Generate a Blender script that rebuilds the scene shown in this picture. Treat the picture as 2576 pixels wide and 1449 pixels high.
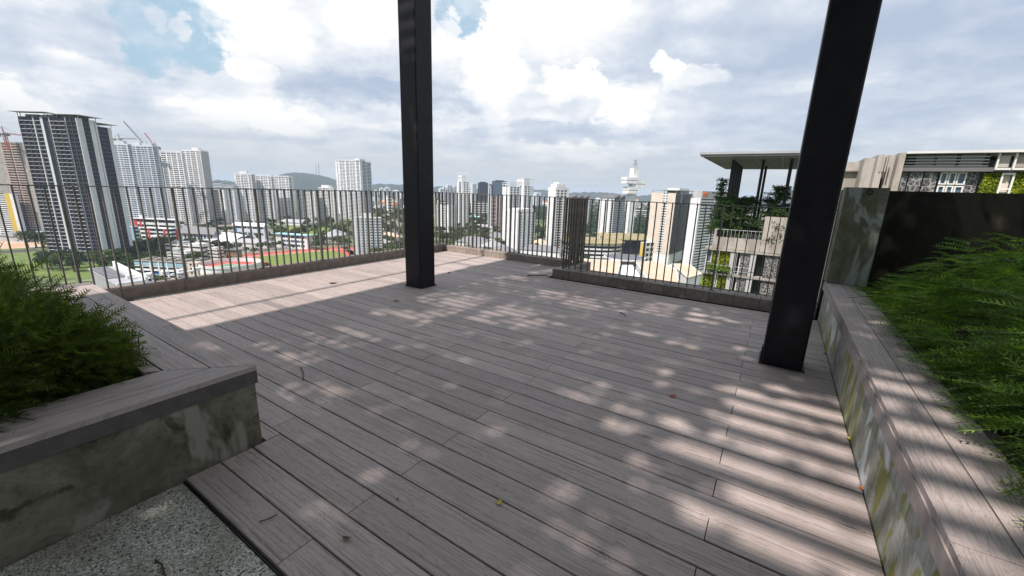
import bpy, math, random
import numpy as np
from mathutils import Vector, Matrix

random.seed(7)
RNG = np.random.default_rng(11)
SC = bpy.context.scene
COL = SC.collection
for o_ in list(bpy.data.objects):
    bpy.data.objects.remove(o_)
rad = math.radians

# ------------------------------------------------------------------ camera
EYE = 1.35                       # metres above the deck
F = 1018.6                       # focal length for a picture 2576 wide
CX, CY = 1288.0, 724.5
PITCH, ROLL, YAW = 0.2385748, -0.0329339, 0.5667468
fw = np.array([-math.sin(YAW) * math.cos(PITCH), math.cos(YAW) * math.cos(PITCH), -math.sin(PITCH)])
rt = np.array([math.cos(YAW), math.sin(YAW), 0.0])
dn = np.cross(fw, rt)
rt2 = rt * math.cos(ROLL) + dn * math.sin(ROLL)
dn2 = -rt * math.sin(ROLL) + dn * math.cos(ROLL)
cam = bpy.data.cameras.new('camera')
cam.sensor_width = 36.0
cam.lens = F / 2576 * 36
cam.clip_start = 0.05
cam.clip_end = 60000
co = bpy.data.objects.new('camera', cam)
COL.objects.link(co)
m3 = Matrix((rt2, -dn2, -fw)).transposed()
co.matrix_world = Matrix.Translation((0, 0, EYE)) @ m3.to_4x4()
SC.camera = co
RH = rt                                            # camera's right, level
FH = np.array([-math.sin(YAW), math.cos(YAW), 0])  # camera's heading, level

def ray(x, y):
    return rt2 * ((x - CX) / F) + dn2 * ((y - CY) / F) + fw
def at_z(x, y, z):
    d = ray(x, y); k = (z - EYE) / d[2]
    return np.array([d[0] * k, d[1] * k, z])
def at_d(x, y, dist):
    d = ray(x, y); k = dist / math.hypot(d[0], d[1])
    return np.array([d[0] * k, d[1] * k, EYE + d[2] * k])
def azel(x, y):
    d = ray(x, y)
    return math.degrees(math.atan2(d[0], d[1])), math.degrees(math.atan2(d[2], math.hypot(d[0], d[1])))

# ------------------------------------------------------------------ sun, sky, exposure
SUN_EL, SUN_DEV = 55.0, 15.0
sdir = np.array([-math.sin(rad(SUN_DEV)) * math.cos(rad(SUN_EL)), -math.cos(rad(SUN_DEV)) * math.cos(rad(SUN_EL)), math.sin(rad(SUN_EL))])
sl = bpy.data.lights.new('sun', 'SUN')
sl.energy = 5.0
sl.angle = rad(0.6)
sl.color = (1.0, 0.895, 0.82)
so = bpy.data.objects.new('sun', sl)
COL.objects.link(so)
so.location = (-20, -60, 85)
so.rotation_euler = Vector(sdir).to_track_quat('Z', 'Y').to_euler()
SC.view_settings.view_transform = 'Standard'
SC.view_settings.look = 'None'
SC.view_settings.gamma = 1
SC.view_settings.use_curve_mapping = False
SC.view_settings.exposure = 0.36

class NT:
    """small helper that builds shader nodes"""
    def __init__(s, tree):
        s.t = tree; s.n = tree.nodes; s.l = tree.links
    def add(s, typ, **kw):
        n = s.n.new(typ)
        for k, v in kw.items():
            setattr(n, k, v)
        return n
    def put(s, sock, v):
        if hasattr(v, 'node') or isinstance(v, bpy.types.NodeSocket):
            s.l.new(v, sock)
        else:
            sock.default_value = v
    def m(s, op, a, b=0.0, c=0.0, clamp=False):
        n = s.add('ShaderNodeMath', operation=op); n.use_clamp = clamp
        s.put(n.inputs[0], a); s.put(n.inputs[1], b); s.put(n.inputs[2], c)
        return n.outputs[0]
    def vm(s, op, a, b=(0, 0, 0), scale=None):
        n = s.add('ShaderNodeVectorMath', operation=op)
        s.put(n.inputs[0], a)
        if scale is None: s.put(n.inputs[1], b)
        else: s.put(n.inputs['Scale'], scale)
        return n.outputs[0]
    def ss(s, v, a, b, o0=0.0, o1=1.0):
        n = s.add('ShaderNodeMapRange', interpolation_type='SMOOTHSTEP')
        s.put(n.inputs['Value'], v); s.put(n.inputs['From Min'], a); s.put(n.inputs['From Max'], b)
        s.put(n.inputs['To Min'], o0); s.put(n.inputs['To Max'], o1)
        return n.outputs[0]
    def noise(s, vec, scale, detail=4, rough=0.55, dist=0.0):
        n = s.add('ShaderNodeTexNoise')
        s.put(n.inputs['Vector'], vec); n.inputs['Scale'].default_value = scale
        n.inputs['Detail'].default_value = detail; n.inputs['Roughness'].default_value = rough
        n.inputs['Distortion'].default_value = dist
        return n.outputs['Fac']
    def mix(s, f, a, b, typ='MIX'):
        n = s.add('ShaderNodeMix', data_type='RGBA', blend_type=typ)
        s.put(n.inputs[0], f); s.put(n.inputs[6], a); s.put(n.inputs[7], b)
        return n.outputs[2]
    def comb(s, x, y, z):
        n = s.add('ShaderNodeCombineXYZ')
        s.put(n.inputs[0], x); s.put(n.inputs[1], y); s.put(n.inputs[2], z)
        return n.outputs[0]
    def sep(s, v):
        n = s.add('ShaderNodeSeparateXYZ'); s.put(n.inputs[0], v)
        return n.outputs

def c4(c): return (c[0], c[1], c[2], 1.0)

def build_world():
    w = bpy.data.worlds.new('World'); SC.world = w; w.use_nodes = True
    T = NT(w.node_tree); T.n.clear()
    out = T.add('ShaderNodeOutputWorld'); bg = T.add('ShaderNodeBackground')
    bg.inputs['Strength'].default_value = 0.1
    T.l.new(bg.outputs[0], out.inputs[0])
    sky = T.add('ShaderNodeTexSky', sky_type='NISHITA')
    sky.sun_disc = False
    sky.sun_elevation = rad(SUN_EL)
    sky.sun_rotation = math.atan2(sdir[0], sdir[1])
    sky.altitude = 80; sky.air_density = 1.3; sky.dust_density = 2.0
    skyc = T.mix(1.0, sky.outputs[0], (1.12, 1.06, 0.98, 1), 'MULTIPLY')
    tc = T.add('ShaderNodeTexCoord')
    d = tc.outputs['Generated']
    x, y, z = T.sep(d)
    az = T.m('MULTIPLY', T.m('ARCTAN2', x, y), 57.29578)
    el = T.m('MULTIPLY', T.m('ARCSINE', T.m('MINIMUM', T.m('MAXIMUM', z, -1), 1)), 57.29578)
    # cloud-deck coordinates (a plane overhead, softened near the horizon)
    zz = T.m('ADD', T.m('MAXIMUM', z, 0.0), 0.13)
    px = T.m('DIVIDE', x, zz); py = T.m('DIVIDE', y, zz)
    pl = T.comb(px, py, 0.3)
    n1 = T.noise(pl, 0.85, 7, 0.56, 0.25)
    n2 = T.noise(T.vm('ADD', pl, (7.3, 2.1, 4.0)), 2.3, 8, 0.6, 0.15)
    # puffy detail in direction space, used to fray the edges of the single clouds
    dv = T.vm('MULTIPLY', d, (1, 1, 1.5))
    w1 = T.m('SUBTRACT', T.noise(dv, 9, 6, 0.58), 0.5)
    w2 = T.m('SUBTRACT', T.noise(T.vm('ADD', dv, (3.1, 5.2, 1.3)), 9, 6, 0.58), 0.5)
    wz = T.m('SUBTRACT', T.noise(dv, 24, 5, 0.62), 0.5)
    azw = T.m('ADD', T.m('ADD', az, T.m('MULTIPLY', w1, 9.0)), T.m('MULTIPLY', wz, 3.0))
    elw = T.m('ADD', T.m('ADD', el, T.m('MULTIPLY', w2, 6.0)), T.m('MULTIPLY', wz, 2.5))
    def ell(cx, cy, rx, ry, soft=0.3):
        """fuzzy ellipse given where it is seen: centre and radii on a 2576-wide picture"""
        a0, e0 = azel(cx, cy); a1, _ = azel(cx + rx, cy); a2, _ = azel(cx - rx, cy)
        ra = abs(a1 - a2) / 2; _, e1 = azel(cx, cy - ry); _, e2 = azel(cx, cy + ry); re = abs(e1 - e2) / 2
        dx = T.m('DIVIDE', T.m('SUBTRACT', azw, a0), ra); dy = T.m('DIVIDE', T.m('SUBTRACT', elw, e0), re)
        r = T.m('ADD', T.m('MULTIPLY', dx, dx), T.m('MULTIPLY', dy, dy))
        return T.ss(r, 1 + soft, 1 - soft), dy
    def mx(a, b): return T.m('MAXIMUM', a, b)
    # holes of blue
    hole = None
    for h in [(415, 60, 140, 105, .45), (512, 125, 62, 72, .3), (345, 25, 80, 50, .5), (1152, 45, 66, 80, .25), (340, 135, 60, 45, .6)]:
        e = ell(*h)[0]; hole = e if hole is None else mx(hole, e)
    # elsewhere the deck opens here and there by itself
    open_ = T.ss(n1, 0.40, 0.33)
    outside = T.ss(T.m('ABSOLUTE', T.m('SUBTRACT', az, -33.0)), 55, 70)
    hole = mx(hole, T.m('MULTIPLY', T.m('MULTIPLY', open_, outside), 0.8))
    wisp = None
    for h in [(392, 40, 34, 36, .8), (310, 165, 50, 20, .8), (1135, 40, 22, 20, .6), (462, 60, 26, 34, .7), (1120, 105, 45, 45, .35)]:
        e = ell(*h)[0]; wisp = e if wisp is None else mx(wisp, e)
    veil = T.noise(T.vm('ADD', dv, (8.7, 1.9, 6.1)), 13, 7, 0.62, 0.6)
    hole = T.m('MULTIPLY', hole, T.m('SUBTRACT', 1.0, T.m('MULTIPLY', wisp, 0.72)))
    hole = T.m('MULTIPLY', hole, T.ss(veil, 0.68, 0.42, 0.62, 1.0))
    # brightness of the deck: 0 = blue-grey base, 1 = sunlit white
    br = T.m('ADD', T.m('MULTIPLY', T.ss(n1, 0.32, 0.66), 0.42), T.m('MULTIPLY', T.ss(n2, 0.3, 0.7), 0.33))
    br = T.m('ADD', br, 0.10)
    for cx, cy, rx, ry, soft, amt in [
        (1330, 60, 240, 120, .8, .7), (630, 60, 130, 130, .8, .45), (950, 60, 110, 90, 1.0, .45), (1240, 230, 70, 130, .6, .45), (590, 255, 130, 70, .7, .35),
        (1130, 150, 90, 60, .6, .4), (30, 250, 80, 60, .8, .5), (230, 190, 110, 45, .9, .25), (150, 330, 200, 40, 1, .2), (420, 215, 70, 45, .9, .25), (690, 300, 60, 40, .7, .3), (760, 310, 70, 40, .6, .3), (1120, 300, 50, 45, .7, .25),
        (1420, 205, 85, 48, .35, .55), (1500, 215, 40, 32, .4, .45), (1580, 245, 60, 40, .5, .35), (1668, 165, 32, 40, .3, .55), (1720, 200, 90, 34, .45, .5), (1560, 290, 50, 34, .7, .3),
        (640, 190, 60, 32, .4, .35), (1720, 20, 120, 40, 1., .15), (2120, 220, 160, 18, 1.0, .16), (1450, 385, 200, 28, 1., .18), (900, 40, 90, 60, 1., .25),
        (130, 70, 170, 50, .9, -.30), (860, 230, 170, 42, .9, -.36), (1400, 330, 130, 30, .8, -.34), (1020, 250, 110, 35, .9, -.25), (320, 300, 120, 40, 1., -.12),
        (1560, 330, 90, 30, 1., -.2), (1170, 265, 50, 24, .8, -.22), (2300, 150, 420, 200, 1., -.30), (1900, 90, 170, 130, 1., -.22), (1900, 350, 300, 60, 1., -.2), (1700, 60, 120, 50, 1., -.1), (1560, 200, 40, 30, 1, -.15)]:
        e, dy = ell(cx, cy, rx, ry, soft)
        if amt > .3:      # sunlit above, greyer below
            e = T.m('MULTIPLY', e, T.ss(dy, -1.2, 0.3, 0.35, 1.0))
        br = T.m('ADD', br, T.m('MULTIPLY', e, amt))
    puff = T.noise(T.vm('ADD', dv, (2.2, 9.4, 3.7)), 30, 6, 0.62, 0.3)
    br = T.m('ADD', br, T.m('ADD', T.m('MULTIPLY', w1, 0.40), T.m('MULTIPLY', T.m('SUBTRACT', puff, 0.5), 0.32)))
    br = T.m('MINIMUM', T.m('MAXIMUM', T.m('ADD', br, 0.06), 0.0), 1.0)
    ramp = T.add('ShaderNodeValToRGB')
    cr = ramp.color_ramp
    cr.elements[0].position = 0.0; cr.elements[0].color = (3.75, 4.45, 5.65, 1)
    cr.elements[1].position = 1.0; cr.elements[1].color = (8.3, 8.35, 8.4, 1)
    e_ = cr.elements.new(0.42); e_.color = (5.2, 5.75, 6.6, 1)
    e_ = cr.elements.new(0.72); e_.color = (6.9, 7.15, 7.55, 1)
    T.put(ramp.inputs[0], br)
    cl = ramp.outputs[0]
    # grey murk towards the horizon
    low = T.ss(el, 9.0, 0.8)
    cl = T.mix(T.m('MULTIPLY', low, 0.86), cl, (4.6, 5.0, 5.42, 1))
    col = T.mix(T.m('MULTIPLY', hole, 0.92), cl, T.mix(0.8, skyc, (3.3, 4.95, 6.35, 1)))
    below = T.ss(el, -0.2, -3.0)
    col = T.mix(below, col, (2.4, 2.7, 2.6, 1))
    T.l.new(col, bg.inputs['Color'])
build_world()
SC.cycles.max_bounces = 8
SC.cycles.volume_bounces = 0
SC.cycles.use_denoising = True
SC.cycles.caustics_reflective = False
SC.cycles.caustics_refractive = False
# ------------------------------------------------------------------ materials
def mat(name, col, rough=0.8, var=0.0, scale=1.0, col2=None, bump=0.0, bscale=None, metal=0.0, spec=0.4, stretch=(1, 1, 1), rnd=0.0, detail=5, lo=.35, hi=.65, coord='Object'):
    m = bpy.data.materials.new(name); m.use_nodes = True
    T = NT(m.node_tree); b = T.n['Principled BSDF']
    b.inputs['Roughness'].default_value = rough; b.inputs['Metallic'].default_value = metal
    b.inputs['Specular IOR Level'].default_value = spec
    if coord == 'Object': v = T.add('ShaderNodeTexCoord').outputs['Object']
    else: v = T.add('ShaderNodeNewGeometry').outputs['Position']
    v = T.vm('MULTIPLY', v, stretch)
    if col2 is None: col2 = tuple(c * (1 - var) for c in col)
    n = T.noise(v, scale, detail, 0.6)
    f = T.ss(n, lo, hi)
    c = T.mix(f, c4(col2), c4(col))
    if rnd:
        oi = T.add('ShaderNodeObjectInfo')
        c = T.mix(1.0, c, T.comb(*[T.m('ADD', T.m('MULTIPLY', oi.outputs['Random'], 2 * rnd), 1 - rnd)] * 3), 'MULTIPLY')
    T.l.new(c, b.inputs['Base Color'])
    if bump:
        n2 = T.noise(v, bscale or scale * 4, 4, 0.6)
        bp = T.add('ShaderNodeBump'); bp.inputs['Strength'].default_value = bump; bp.inputs['Distance'].default_value = 0.01
        T.l.new(n2, bp.inputs['Height']); T.l.new(bp.outputs[0], b.inputs['Normal'])
    return m

def leafmat(name, c1, c2, c3=None, scale=3.0, transl=0.25):
    """foliage: clumps of two greens plus per-face noise"""
    m = bpy.data.materials.new(name); m.use_nodes = True
    T = NT(m.node_tree); b = T.n['Principled BSDF']
    v = T.add('ShaderNodeTexCoord').outputs['Object']
    n = T.noise(v, scale, 3, 0.6); n2 = T.noise(v, scale * 9, 2, 0.5)
    c = T.mix(T.ss(n, .35, .65), c4(c1), c4(c2))
    if c3: c = T.mix(T.ss(n2, .52, .68), c, c4(c3))
    T.l.new(c, b.inputs['Base Color'])
    b.inputs['Roughness'].default_value = 0.6; b.inputs['Specular IOR Level'].default_value = 0.25
    tr = T.add('ShaderNodeBsdfTranslucent'); T.l.new(T.mix(1.0, c, (1.3, 1.5, 0.6, 1), 'MULTIPLY'), tr.inputs['Color'])
    mx = T.add('ShaderNodeMixShader'); mx.inputs[0].default_value = transl
    T.l.new(b.outputs[0], mx.inputs[1]); T.l.new(tr.outputs[0], mx.inputs[2])
    T.l.new(mx.outputs[0], T.n['Material Output'].inputs[0])
    return m

def woodmat(name, base, dark, axis='X'):
    """composite decking with pressed grain; axis = the way the boards run"""
    m = bpy.data.materials.new(name); m.use_nodes = True
    T = NT(m.node_tree); b = T.n['Principled BSDF']
    pos = T.add('ShaderNodeNewGeometry').outputs['Position']
    rnd = T.add('ShaderNodeObjectInfo').outputs['Random']
    off = T.comb(T.m('MULTIPLY', rnd, 91.0), T.m('MULTIPLY', rnd, 47.0), T.m('MULTIPLY', rnd, 13.0))
    p = T.vm('ADD', pos, off)
    st = (1.0, 34, 1) if axis == 'X' else (34, 1.0, 1)
    st2 = (2.2, 110, 1) if axis == 'X' else (110, 2.2, 1)
    warp = T.noise(T.vm('MULTIPLY', p, (0.9, 3.5, 1) if axis == 'X' else (3.5, 0.9, 1)), 1.6, 3)
    pw = T.vm('ADD', T.vm('MULTIPLY', p, st), T.comb(T.m('MULTIPLY', warp, 9), T.m('MULTIPLY', warp, 9), 0))
    g1 = T.noise(pw, 1.0, 3, 0.55)
    # cathedral rings
    rg = T.m('SINE', T.m('MULTIPLY', g1, 46.0))
    g2 = T.noise(T.vm('MULTIPLY', p, st2), 1.0, 3, 0.6)
    grain = T.m('ADD', T.m('MULTIPLY', T.ss(rg, 0.55, 1.0), 0.42), T.m('MULTIPLY', T.ss(g2, 0.48, 0.7), 0.6))
    blot = T.noise(p, 1.7, 4, 0.6)
    tone = T.m('ADD', T.m('MULTIPLY', rnd, 0.26), T.m('ADD', T.m('MULTIPLY', blot, 0.28), 0.72))
    c = T.mix(T.m('MINIMUM', T.m('MULTIPLY', grain, 0.66), 0.85), c4(base), c4(dark))
    c = T.mix(1.0, c, T.comb(tone, tone, T.m('MULTIPLY', tone, T.m('ADD', 0.97, T.m('MULTIPLY', blot, 0.06)))), 'MULTIPLY')
    dirt = T.ss(T.noise(pos, 5.5, 6, 0.7), 0.60, 0.74)
    c = T.mix(T.m('MULTIPLY', dirt, 0.22), c, (0.16, 0.14, 0.11, 1))
    T.l.new(c, b.inputs['Base Color'])
    T.l.new(T.m('ADD', 0.52, T.m('MULTIPLY', g2, 0.2)), b.inputs['Roughness'])
    b.inputs['Specular IOR Level'].default_value = 0.42
    bp = T.add('ShaderNodeBump'); bp.inputs['Strength'].default_value = 0.5; bp.inputs['Distance'].default_value = 0.0025
    T.l.new(T.m('SUBTRACT', 1.0, grain), bp.inputs['Height']); T.l.new(bp.outputs[0], b.inputs['Normal'])
    return m

def concretemat(name, base, dark, stain, stain2=None, sc=2.2, vertical=True, lo=.45, hi=.62, dr=.6):
    """weathered cast concrete with algae runs"""
    m = bpy.data.materials.new(name); m.use_nodes = True
    T = NT(m.node_tree); b = T.n['Principled BSDF']
    p = T.add('ShaderNodeNewGeometry').outputs['Position']
    n1 = T.noise(p, sc, 8, 0.68, 0.6)
    drip = T.noise(T.vm('MULTIPLY', p, (14, 14, 1.1)), 1.0, 5, 0.65, 0.4)
    pore = T.noise(p, 85, 3, 0.6)
    n2 = T.noise(T.vm('ADD', T.vm('MULTIPLY', p, (1, 1, 0.35) if vertical else (1, 1, 1)), (4, 7, 2)), sc * 1.7, 6, 0.65, 1.2)
    n3 = T.noise(T.vm('ADD', p, (9, 1, 3)), sc * 9, 5, 0.7)
    n4 = T.noise(T.vm('ADD', T.vm('MULTIPLY', p, (1, 1, 0.5)), (1, 17, 8)), sc * 0.8, 4, 0.6, .8)
    c = T.mix(T.ss(n1, .38, .62), c4(dark), c4(base))
    c = T.mix(T.m('MULTIPLY', T.ss(n3, .45, .75), 0.45), c, c4(tuple(q * .45 for q in dark)))
    c = T.mix(T.m('MULTIPLY', T.ss(n2, lo, hi), 0.85), c, c4(stain))
    if stain2: c = T.mix(T.m('MULTIPLY', T.ss(n4, .53, .58), 0.9), c, c4(stain2))
    c = T.mix(T.m('MULTIPLY', T.ss(drip, .50, .66), dr), c, c4(tuple(q * .5 for q in stain)))
    if stain2: c = T.mix(T.m('MULTIPLY', T.ss(drip, .44, .34), dr * .9), c, c4(stain2))
    c = T.mix(T.m('MULTIPLY', T.ss(pore, .62, .72), 0.7), c, c4(tuple(q * .35 for q in dark)))
    T.l.new(c, b.inputs['Base Color'])
    b.inputs['Roughness'].default_value = 0.9; b.inputs['Specular IOR Level'].default_value = 0.25
    bp = T.add('ShaderNodeBump'); bp.inputs['Strength'].default_value = 0.6; bp.inputs['Distance'].default_value = 0.006
    T.l.new(T.m('ADD', T.m('MULTIPLY', n3, .5), n2), bp.inputs['Height']); T.l.new(bp.outputs[0], b.inputs['Normal'])
    return m

def pebblemat(name):
    m = bpy.data.materials.new(name); m.use_nodes = True
    T = NT(m.node_tree); b = T.n['Principled BSDF']
    p = T.add('ShaderNodeNewGeometry').outputs['Position']
    p2 = T.vm('ADD', p, T.vm('MULTIPLY', T.vm('SUBTRACT', T.add('ShaderNodeTexNoise').outputs['Color'], (.5, .5, .5)), (0, 0, 0)))
    vo = T.add('ShaderNodeTexVoronoi'); vo.inputs['Scale'].default_value = 170; T.put(vo.inputs['Vector'], p2)
    ve = T.add('ShaderNodeTexVoronoi', feature='DISTANCE_TO_EDGE'); ve.inputs['Scale'].default_value = 170; T.put(ve.inputs['Vector'], p2)
    r, g, bb = T.sep(vo.outputs['Color'])
    c = T.mix(r, (0.26, 0.27, 0.235, 1), (0.60, 0.61, 0.54, 1))
    c = T.mix(T.ss(g, .78, .9), c, (0.78, 0.78, 0.72, 1))
    c = T.mix(T.ss(bb, .85, .9), c, (0.05, 0.05, 0.045, 1))
    big = T.noise(p, 3.0, 5, 0.6)
    c = T.mix(T.m('MULTIPLY', T.ss(big, .42, .66), 0.55), c, (0.17, 0.15, 0.09, 1))
    edge = T.ss(ve.outputs['Distance'], 0.0, 0.05)
    c = T.mix(edge, (0.10, 0.10, 0.085, 1), c)
    T.l.new(c, b.inputs['Base Color']); b.inputs['Roughness'].default_value = 0.75
    bp = T.add('ShaderNodeBump'); bp.inputs['Strength'].default_value = 0.9; bp.inputs['Distance'].default_value = 0.004
    T.l.new(edge, bp.inputs['Height']); T.l.new(bp.outputs[0], b.inputs['Normal'])
    return m

M = {}
M['deck'] = woodmat('deck_composite', (0.372, 0.320, 0.304), (0.080, 0.070, 0.071), 'X')
M['cap_x'] = M['deck']
M['cap_y'] = woodmat('cap_composite', (0.355, 0.308, 0.292), (0.100, 0.088, 0.090), 'Y')
M['fascia'] = mat('fascia_board', (0.095, 0.086, 0.084), .6, .25, 14, rnd=.05)  # darker copy of the fascia colour, with the planter front's shade in it
M['fascia_lit'] = mat('fascia_board_lit', (0.33, 0.29, 0.275), .6, .25, 14, rnd=.05)  # lighter copy of the same board, as sunlit along the bench
M['planter_l'] = concretemat('planter_concrete_dark', (0.20, 0.19, 0.148), (0.10, 0.095, 0.07), (0.040, 0.036, 0.020), (0.25, 0.24, 0.20), 2.6, vertical=False, lo=.53, hi=.64, dr=.14)
M['planter_r'] = concretemat('planter_concrete_mossy', (0.42, 0.43, 0.40), (0.24, 0.24, 0.20), (0.21, 0.21, 0.045), (0.60, 0.63, 0.64), 2.3, lo=.51, hi=.58, dr=.36)
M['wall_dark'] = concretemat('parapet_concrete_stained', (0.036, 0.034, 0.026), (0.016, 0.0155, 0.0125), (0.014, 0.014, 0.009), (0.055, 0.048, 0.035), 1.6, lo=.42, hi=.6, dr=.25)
M['block'] = concretemat('block_concrete', (0.20, 0.21, 0.17), (0.12, 0.125, 0.095), (0.09, 0.10, 0.05), (0.28, 0.32, 0.30), 2.6, dr=.2)
M['pebble'] = pebblemat('pebble_wash')
M['steel'] = mat('pillar_paint', (0.016, 0.0158, 0.0215), .5, .35, 5, bump=.06, bscale=60, spec=.24)
M['rail'] = mat('rail_steel', (0.165, 0.155, 0.138), .5, .35, 9, metal=.3, rnd=.12, spec=.3)
M['kerb'] = mat('kerb_stone', (0.29, 0.255, 0.225), .75, .25, 12, bump=.25, bscale=160, rnd=.10)
M['kerb_shaded'] = mat('kerb_stone_shaded', (0.235, 0.195, 0.17), .75, .25, 12, bump=.25, bscale=160, rnd=.06)  # darker copy of the kerb stone, left kerb's shade put into the colour
M['kerb_pale'] = mat('pale_gutter_stone', (0.50, 0.48, 0.44), .8, .2, 14, rnd=.1)
M['subfloor'] = mat('subframe_dark', (0.018, 0.017, 0.016), .9, .3, 4)
M['soil'] = mat('planter_soil', (0.045, 0.033, 0.022), .95, .5, 9, bump=.5)
M['bush_l'] = leafmat('conifer_green', (0.050, 0.085, 0.018), (0.11, 0.155, 0.030), (0.20, 0.26, 0.045), 4, .25)
M['bush_r'] = leafmat('feathery_green', (0.075, 0.150, 0.030), (0.150, 0.260, 0.050), (0.32, 0.47, 0.09), 4, .32)
M['dry'] = leafmat('dry_frond', (0.16, 0.10, 0.045), (0.24, 0.17, 0.07), (0.30, 0.24, 0.08), 6, .2)
M['twig'] = mat('twig_brown', (0.09, 0.06, 0.035), .85, .3, 20)
M['vine'] = leafmat('vine_leaf', (0.035, 0.07, 0.018), (0.06, 0.11, 0.025), None, 2, .18)
M['tree_a'] = leafmat('tree_green', (0.020, 0.040, 0.014), (0.040, 0.072, 0.020), (0.062, 0.10, 0.026), .35, .15)
M['tree_b'] = leafmat('tree_light_green', (0.050, 0.082, 0.020), (0.080, 0.115, 0.030), (0.11, 0.15, 0.04), .35, .15)
M['tree_c'] = leafmat('tree_deep_green', (0.015, 0.034, 0.014), (0.028, 0.052, 0.018), (0.04, 0.07, 0.022), .35, .15)
M['roof_tree'] = leafmat('roof_tree_green', (0.018, 0.045, 0.013), (0.035, 0.080, 0.018), (0.06, 0.12, 0.025), .8, .2)
M['bark'] = mat('bark', (0.14, 0.11, 0.08), .9, .4, 6)
M['white'] = mat('white_paint', (0.735, 0.755, 0.775), .75, .10, .12, col2=(.60, .62, .64), coord='Object')
M['white2'] = mat('offwhite_paint', (0.63, 0.64, 0.63), .8, .1, .12, col2=(.51, .52, .515))
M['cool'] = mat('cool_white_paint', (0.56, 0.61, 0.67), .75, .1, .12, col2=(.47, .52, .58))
M['grey'] = mat('grey_paint', (0.40, 0.41, 0.42), .8, .15, .15)
M['dgrey'] = mat('dark_grey_paint', (0.13, 0.13, 0.14), .7, .2, .2)
M['beige'] = mat('beige_paint', (0.62, 0.545, 0.475), .8, .12, .15)
M['tan'] = mat('tan_roof', (0.55, 0.44, 0.33), .85, .10, .08, col2=(.47, .375, .28))
M['conc'] = mat('raw_concrete', (0.37, 0.355, 0.335), .9, .25, .5, col2=(.23, .22, .205), detail=8, stretch=(1, 1, .5))
M['conc_warm'] = mat('warm_concrete', (0.38, 0.355, 0.325), .9, .2, .55, col2=(.27, .25, .22), detail=8, lo=.42, hi=.58, stretch=(1, 1, .5))
M['scaff'] = mat('unfinished_concrete_pink', (0.50, 0.40, 0.36), .9, .25, .3)
M['brownb'] = mat('brown_block', (0.19, 0.135, 0.125), .8, .2, .3)
M['navy'] = mat('navy_glass', (0.022, 0.024, 0.050), .45, .35, .3, spec=.22)
M['glass'] = mat('dark_glass', (0.024, 0.028, 0.036), .3, .4, .4, spec=.3, rnd=.7)
M['glass_blue'] = mat('blue_glass', (0.075, 0.125, 0.20), .25, .35, .3, spec=.6)
M['glass_grey'] = mat('blue_grey_glass', (0.085, 0.115, 0.155), .3, .25, .3, spec=.4)
M['fin'] = mat('pale_fin', (0.58, 0.63, 0.65), .6, .1, .2)
M['red'] = mat('red_paint', (0.52, 0.045, 0.035), .7, .1, .3)
M['yellow'] = mat('yellow_paint', (0.60, 0.43, 0.07), .7, .1, .3)
M['lblue'] = mat('light_blue_paint', (0.30, 0.50, 0.60), .7, .1, .3)
M['mblue'] = mat('strong_blue_paint', (0.045, 0.16, 0.42), .7, .1, .3)
M['dblue'] = mat('dark_blue_paint', (0.07, 0.085, 0.20), .7, .1, .3)
M['sroof'] = mat('slate_roof', (0.20, 0.205, 0.225), .7, .15, .5)
M['mroof'] = mat('metal_roof', (0.36, 0.38, 0.41), .5, .12, .3, metal=.1)
M['troof'] = mat('terracotta_roof', (0.42, 0.16, 0.09), .8, .2, .4)
M['broof'] = mat('brown_green_roof', (0.34, 0.275, 0.165), .95, .3, .06, col2=(.22, .21, .11))
M['lawn'] = mat('lawn_grass', (0.125, 0.18, 0.040), .95, .2, .12, col2=(.095, .14, .035))
M['lawn2'] = mat('lawn_grass_pale', (0.165, 0.24, 0.050), .95, .15, .2)
M['track'] = mat('track_red', (0.42, 0.085, 0.055), .85, .12, .1)
M['court_r'] = mat('court_red', (0.46, 0.10, 0.07), .8, .1, .2)
M['court_g'] = mat('court_green', (0.12, 0.26, 0.17), .8, .1, .2)
M['line'] = mat('line_paint', (0.75, 0.75, 0.72), .7, .05, .5)
M['asphalt'] = mat('asphalt', (0.065, 0.066, 0.07), .9, .25, .4)
M['pave'] = mat('pale_paving', (0.22, 0.215, 0.20), .9, .2, .25)
M['earth'] = mat('bare_earth', (0.42, 0.27, 0.17), .95, .25, .06, col2=(.46, .40, .33))
M['crane_r'] = mat('crane_red', (0.40, 0.10, 0.10), .6, .1, 1)
M['crane_g'] = mat('crane_grey_green', (0.16, 0.19, 0.18), .6, .1, 1)
M['solar'] = mat('solar_panel', (0.10, 0.11, 0.14), .3, .2, .5, spec=.6)
M['orange'] = mat('orange_letter', (0.75, 0.16, 0.03), .6, .05, 1)
M['canopy'] = mat('canopy_sheet', (0.115, 0.12, 0.125), .5, .15, .5)
M['gwall'] = leafmat('green_wall_leaf', (0.14, 0.20, 0.02), (0.30, 0.36, 0.03), (0.42, 0.42, 0.05), .9, .2)
M['gshrub'] = leafmat('ledge_shrub', (0.06, 0.12, 0.015), (0.15, 0.25, 0.03), (0.22, 0.30, 0.04), 1.2, .2)
M['hill'] = mat('hill_forest', (0.020, 0.036, 0.022), .95, .4, .004, bump=.8, bscale=.02)
M['leaf_red'] = mat('dead_leaf_red', (0.45, 0.05, 0.03), .7, .2, 30)
M['leaf_or'] = mat('dead_leaf_orange', (0.42, 0.15, 0.05), .7, .2, 30)
M['leaf_ye'] = mat('dead_leaf_yellow', (0.48, 0.40, 0.04), .7, .2, 30)
M['leaf_br'] = mat('dead_leaf_brown', (0.14, 0.075, 0.035), .7, .3, 30)

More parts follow.
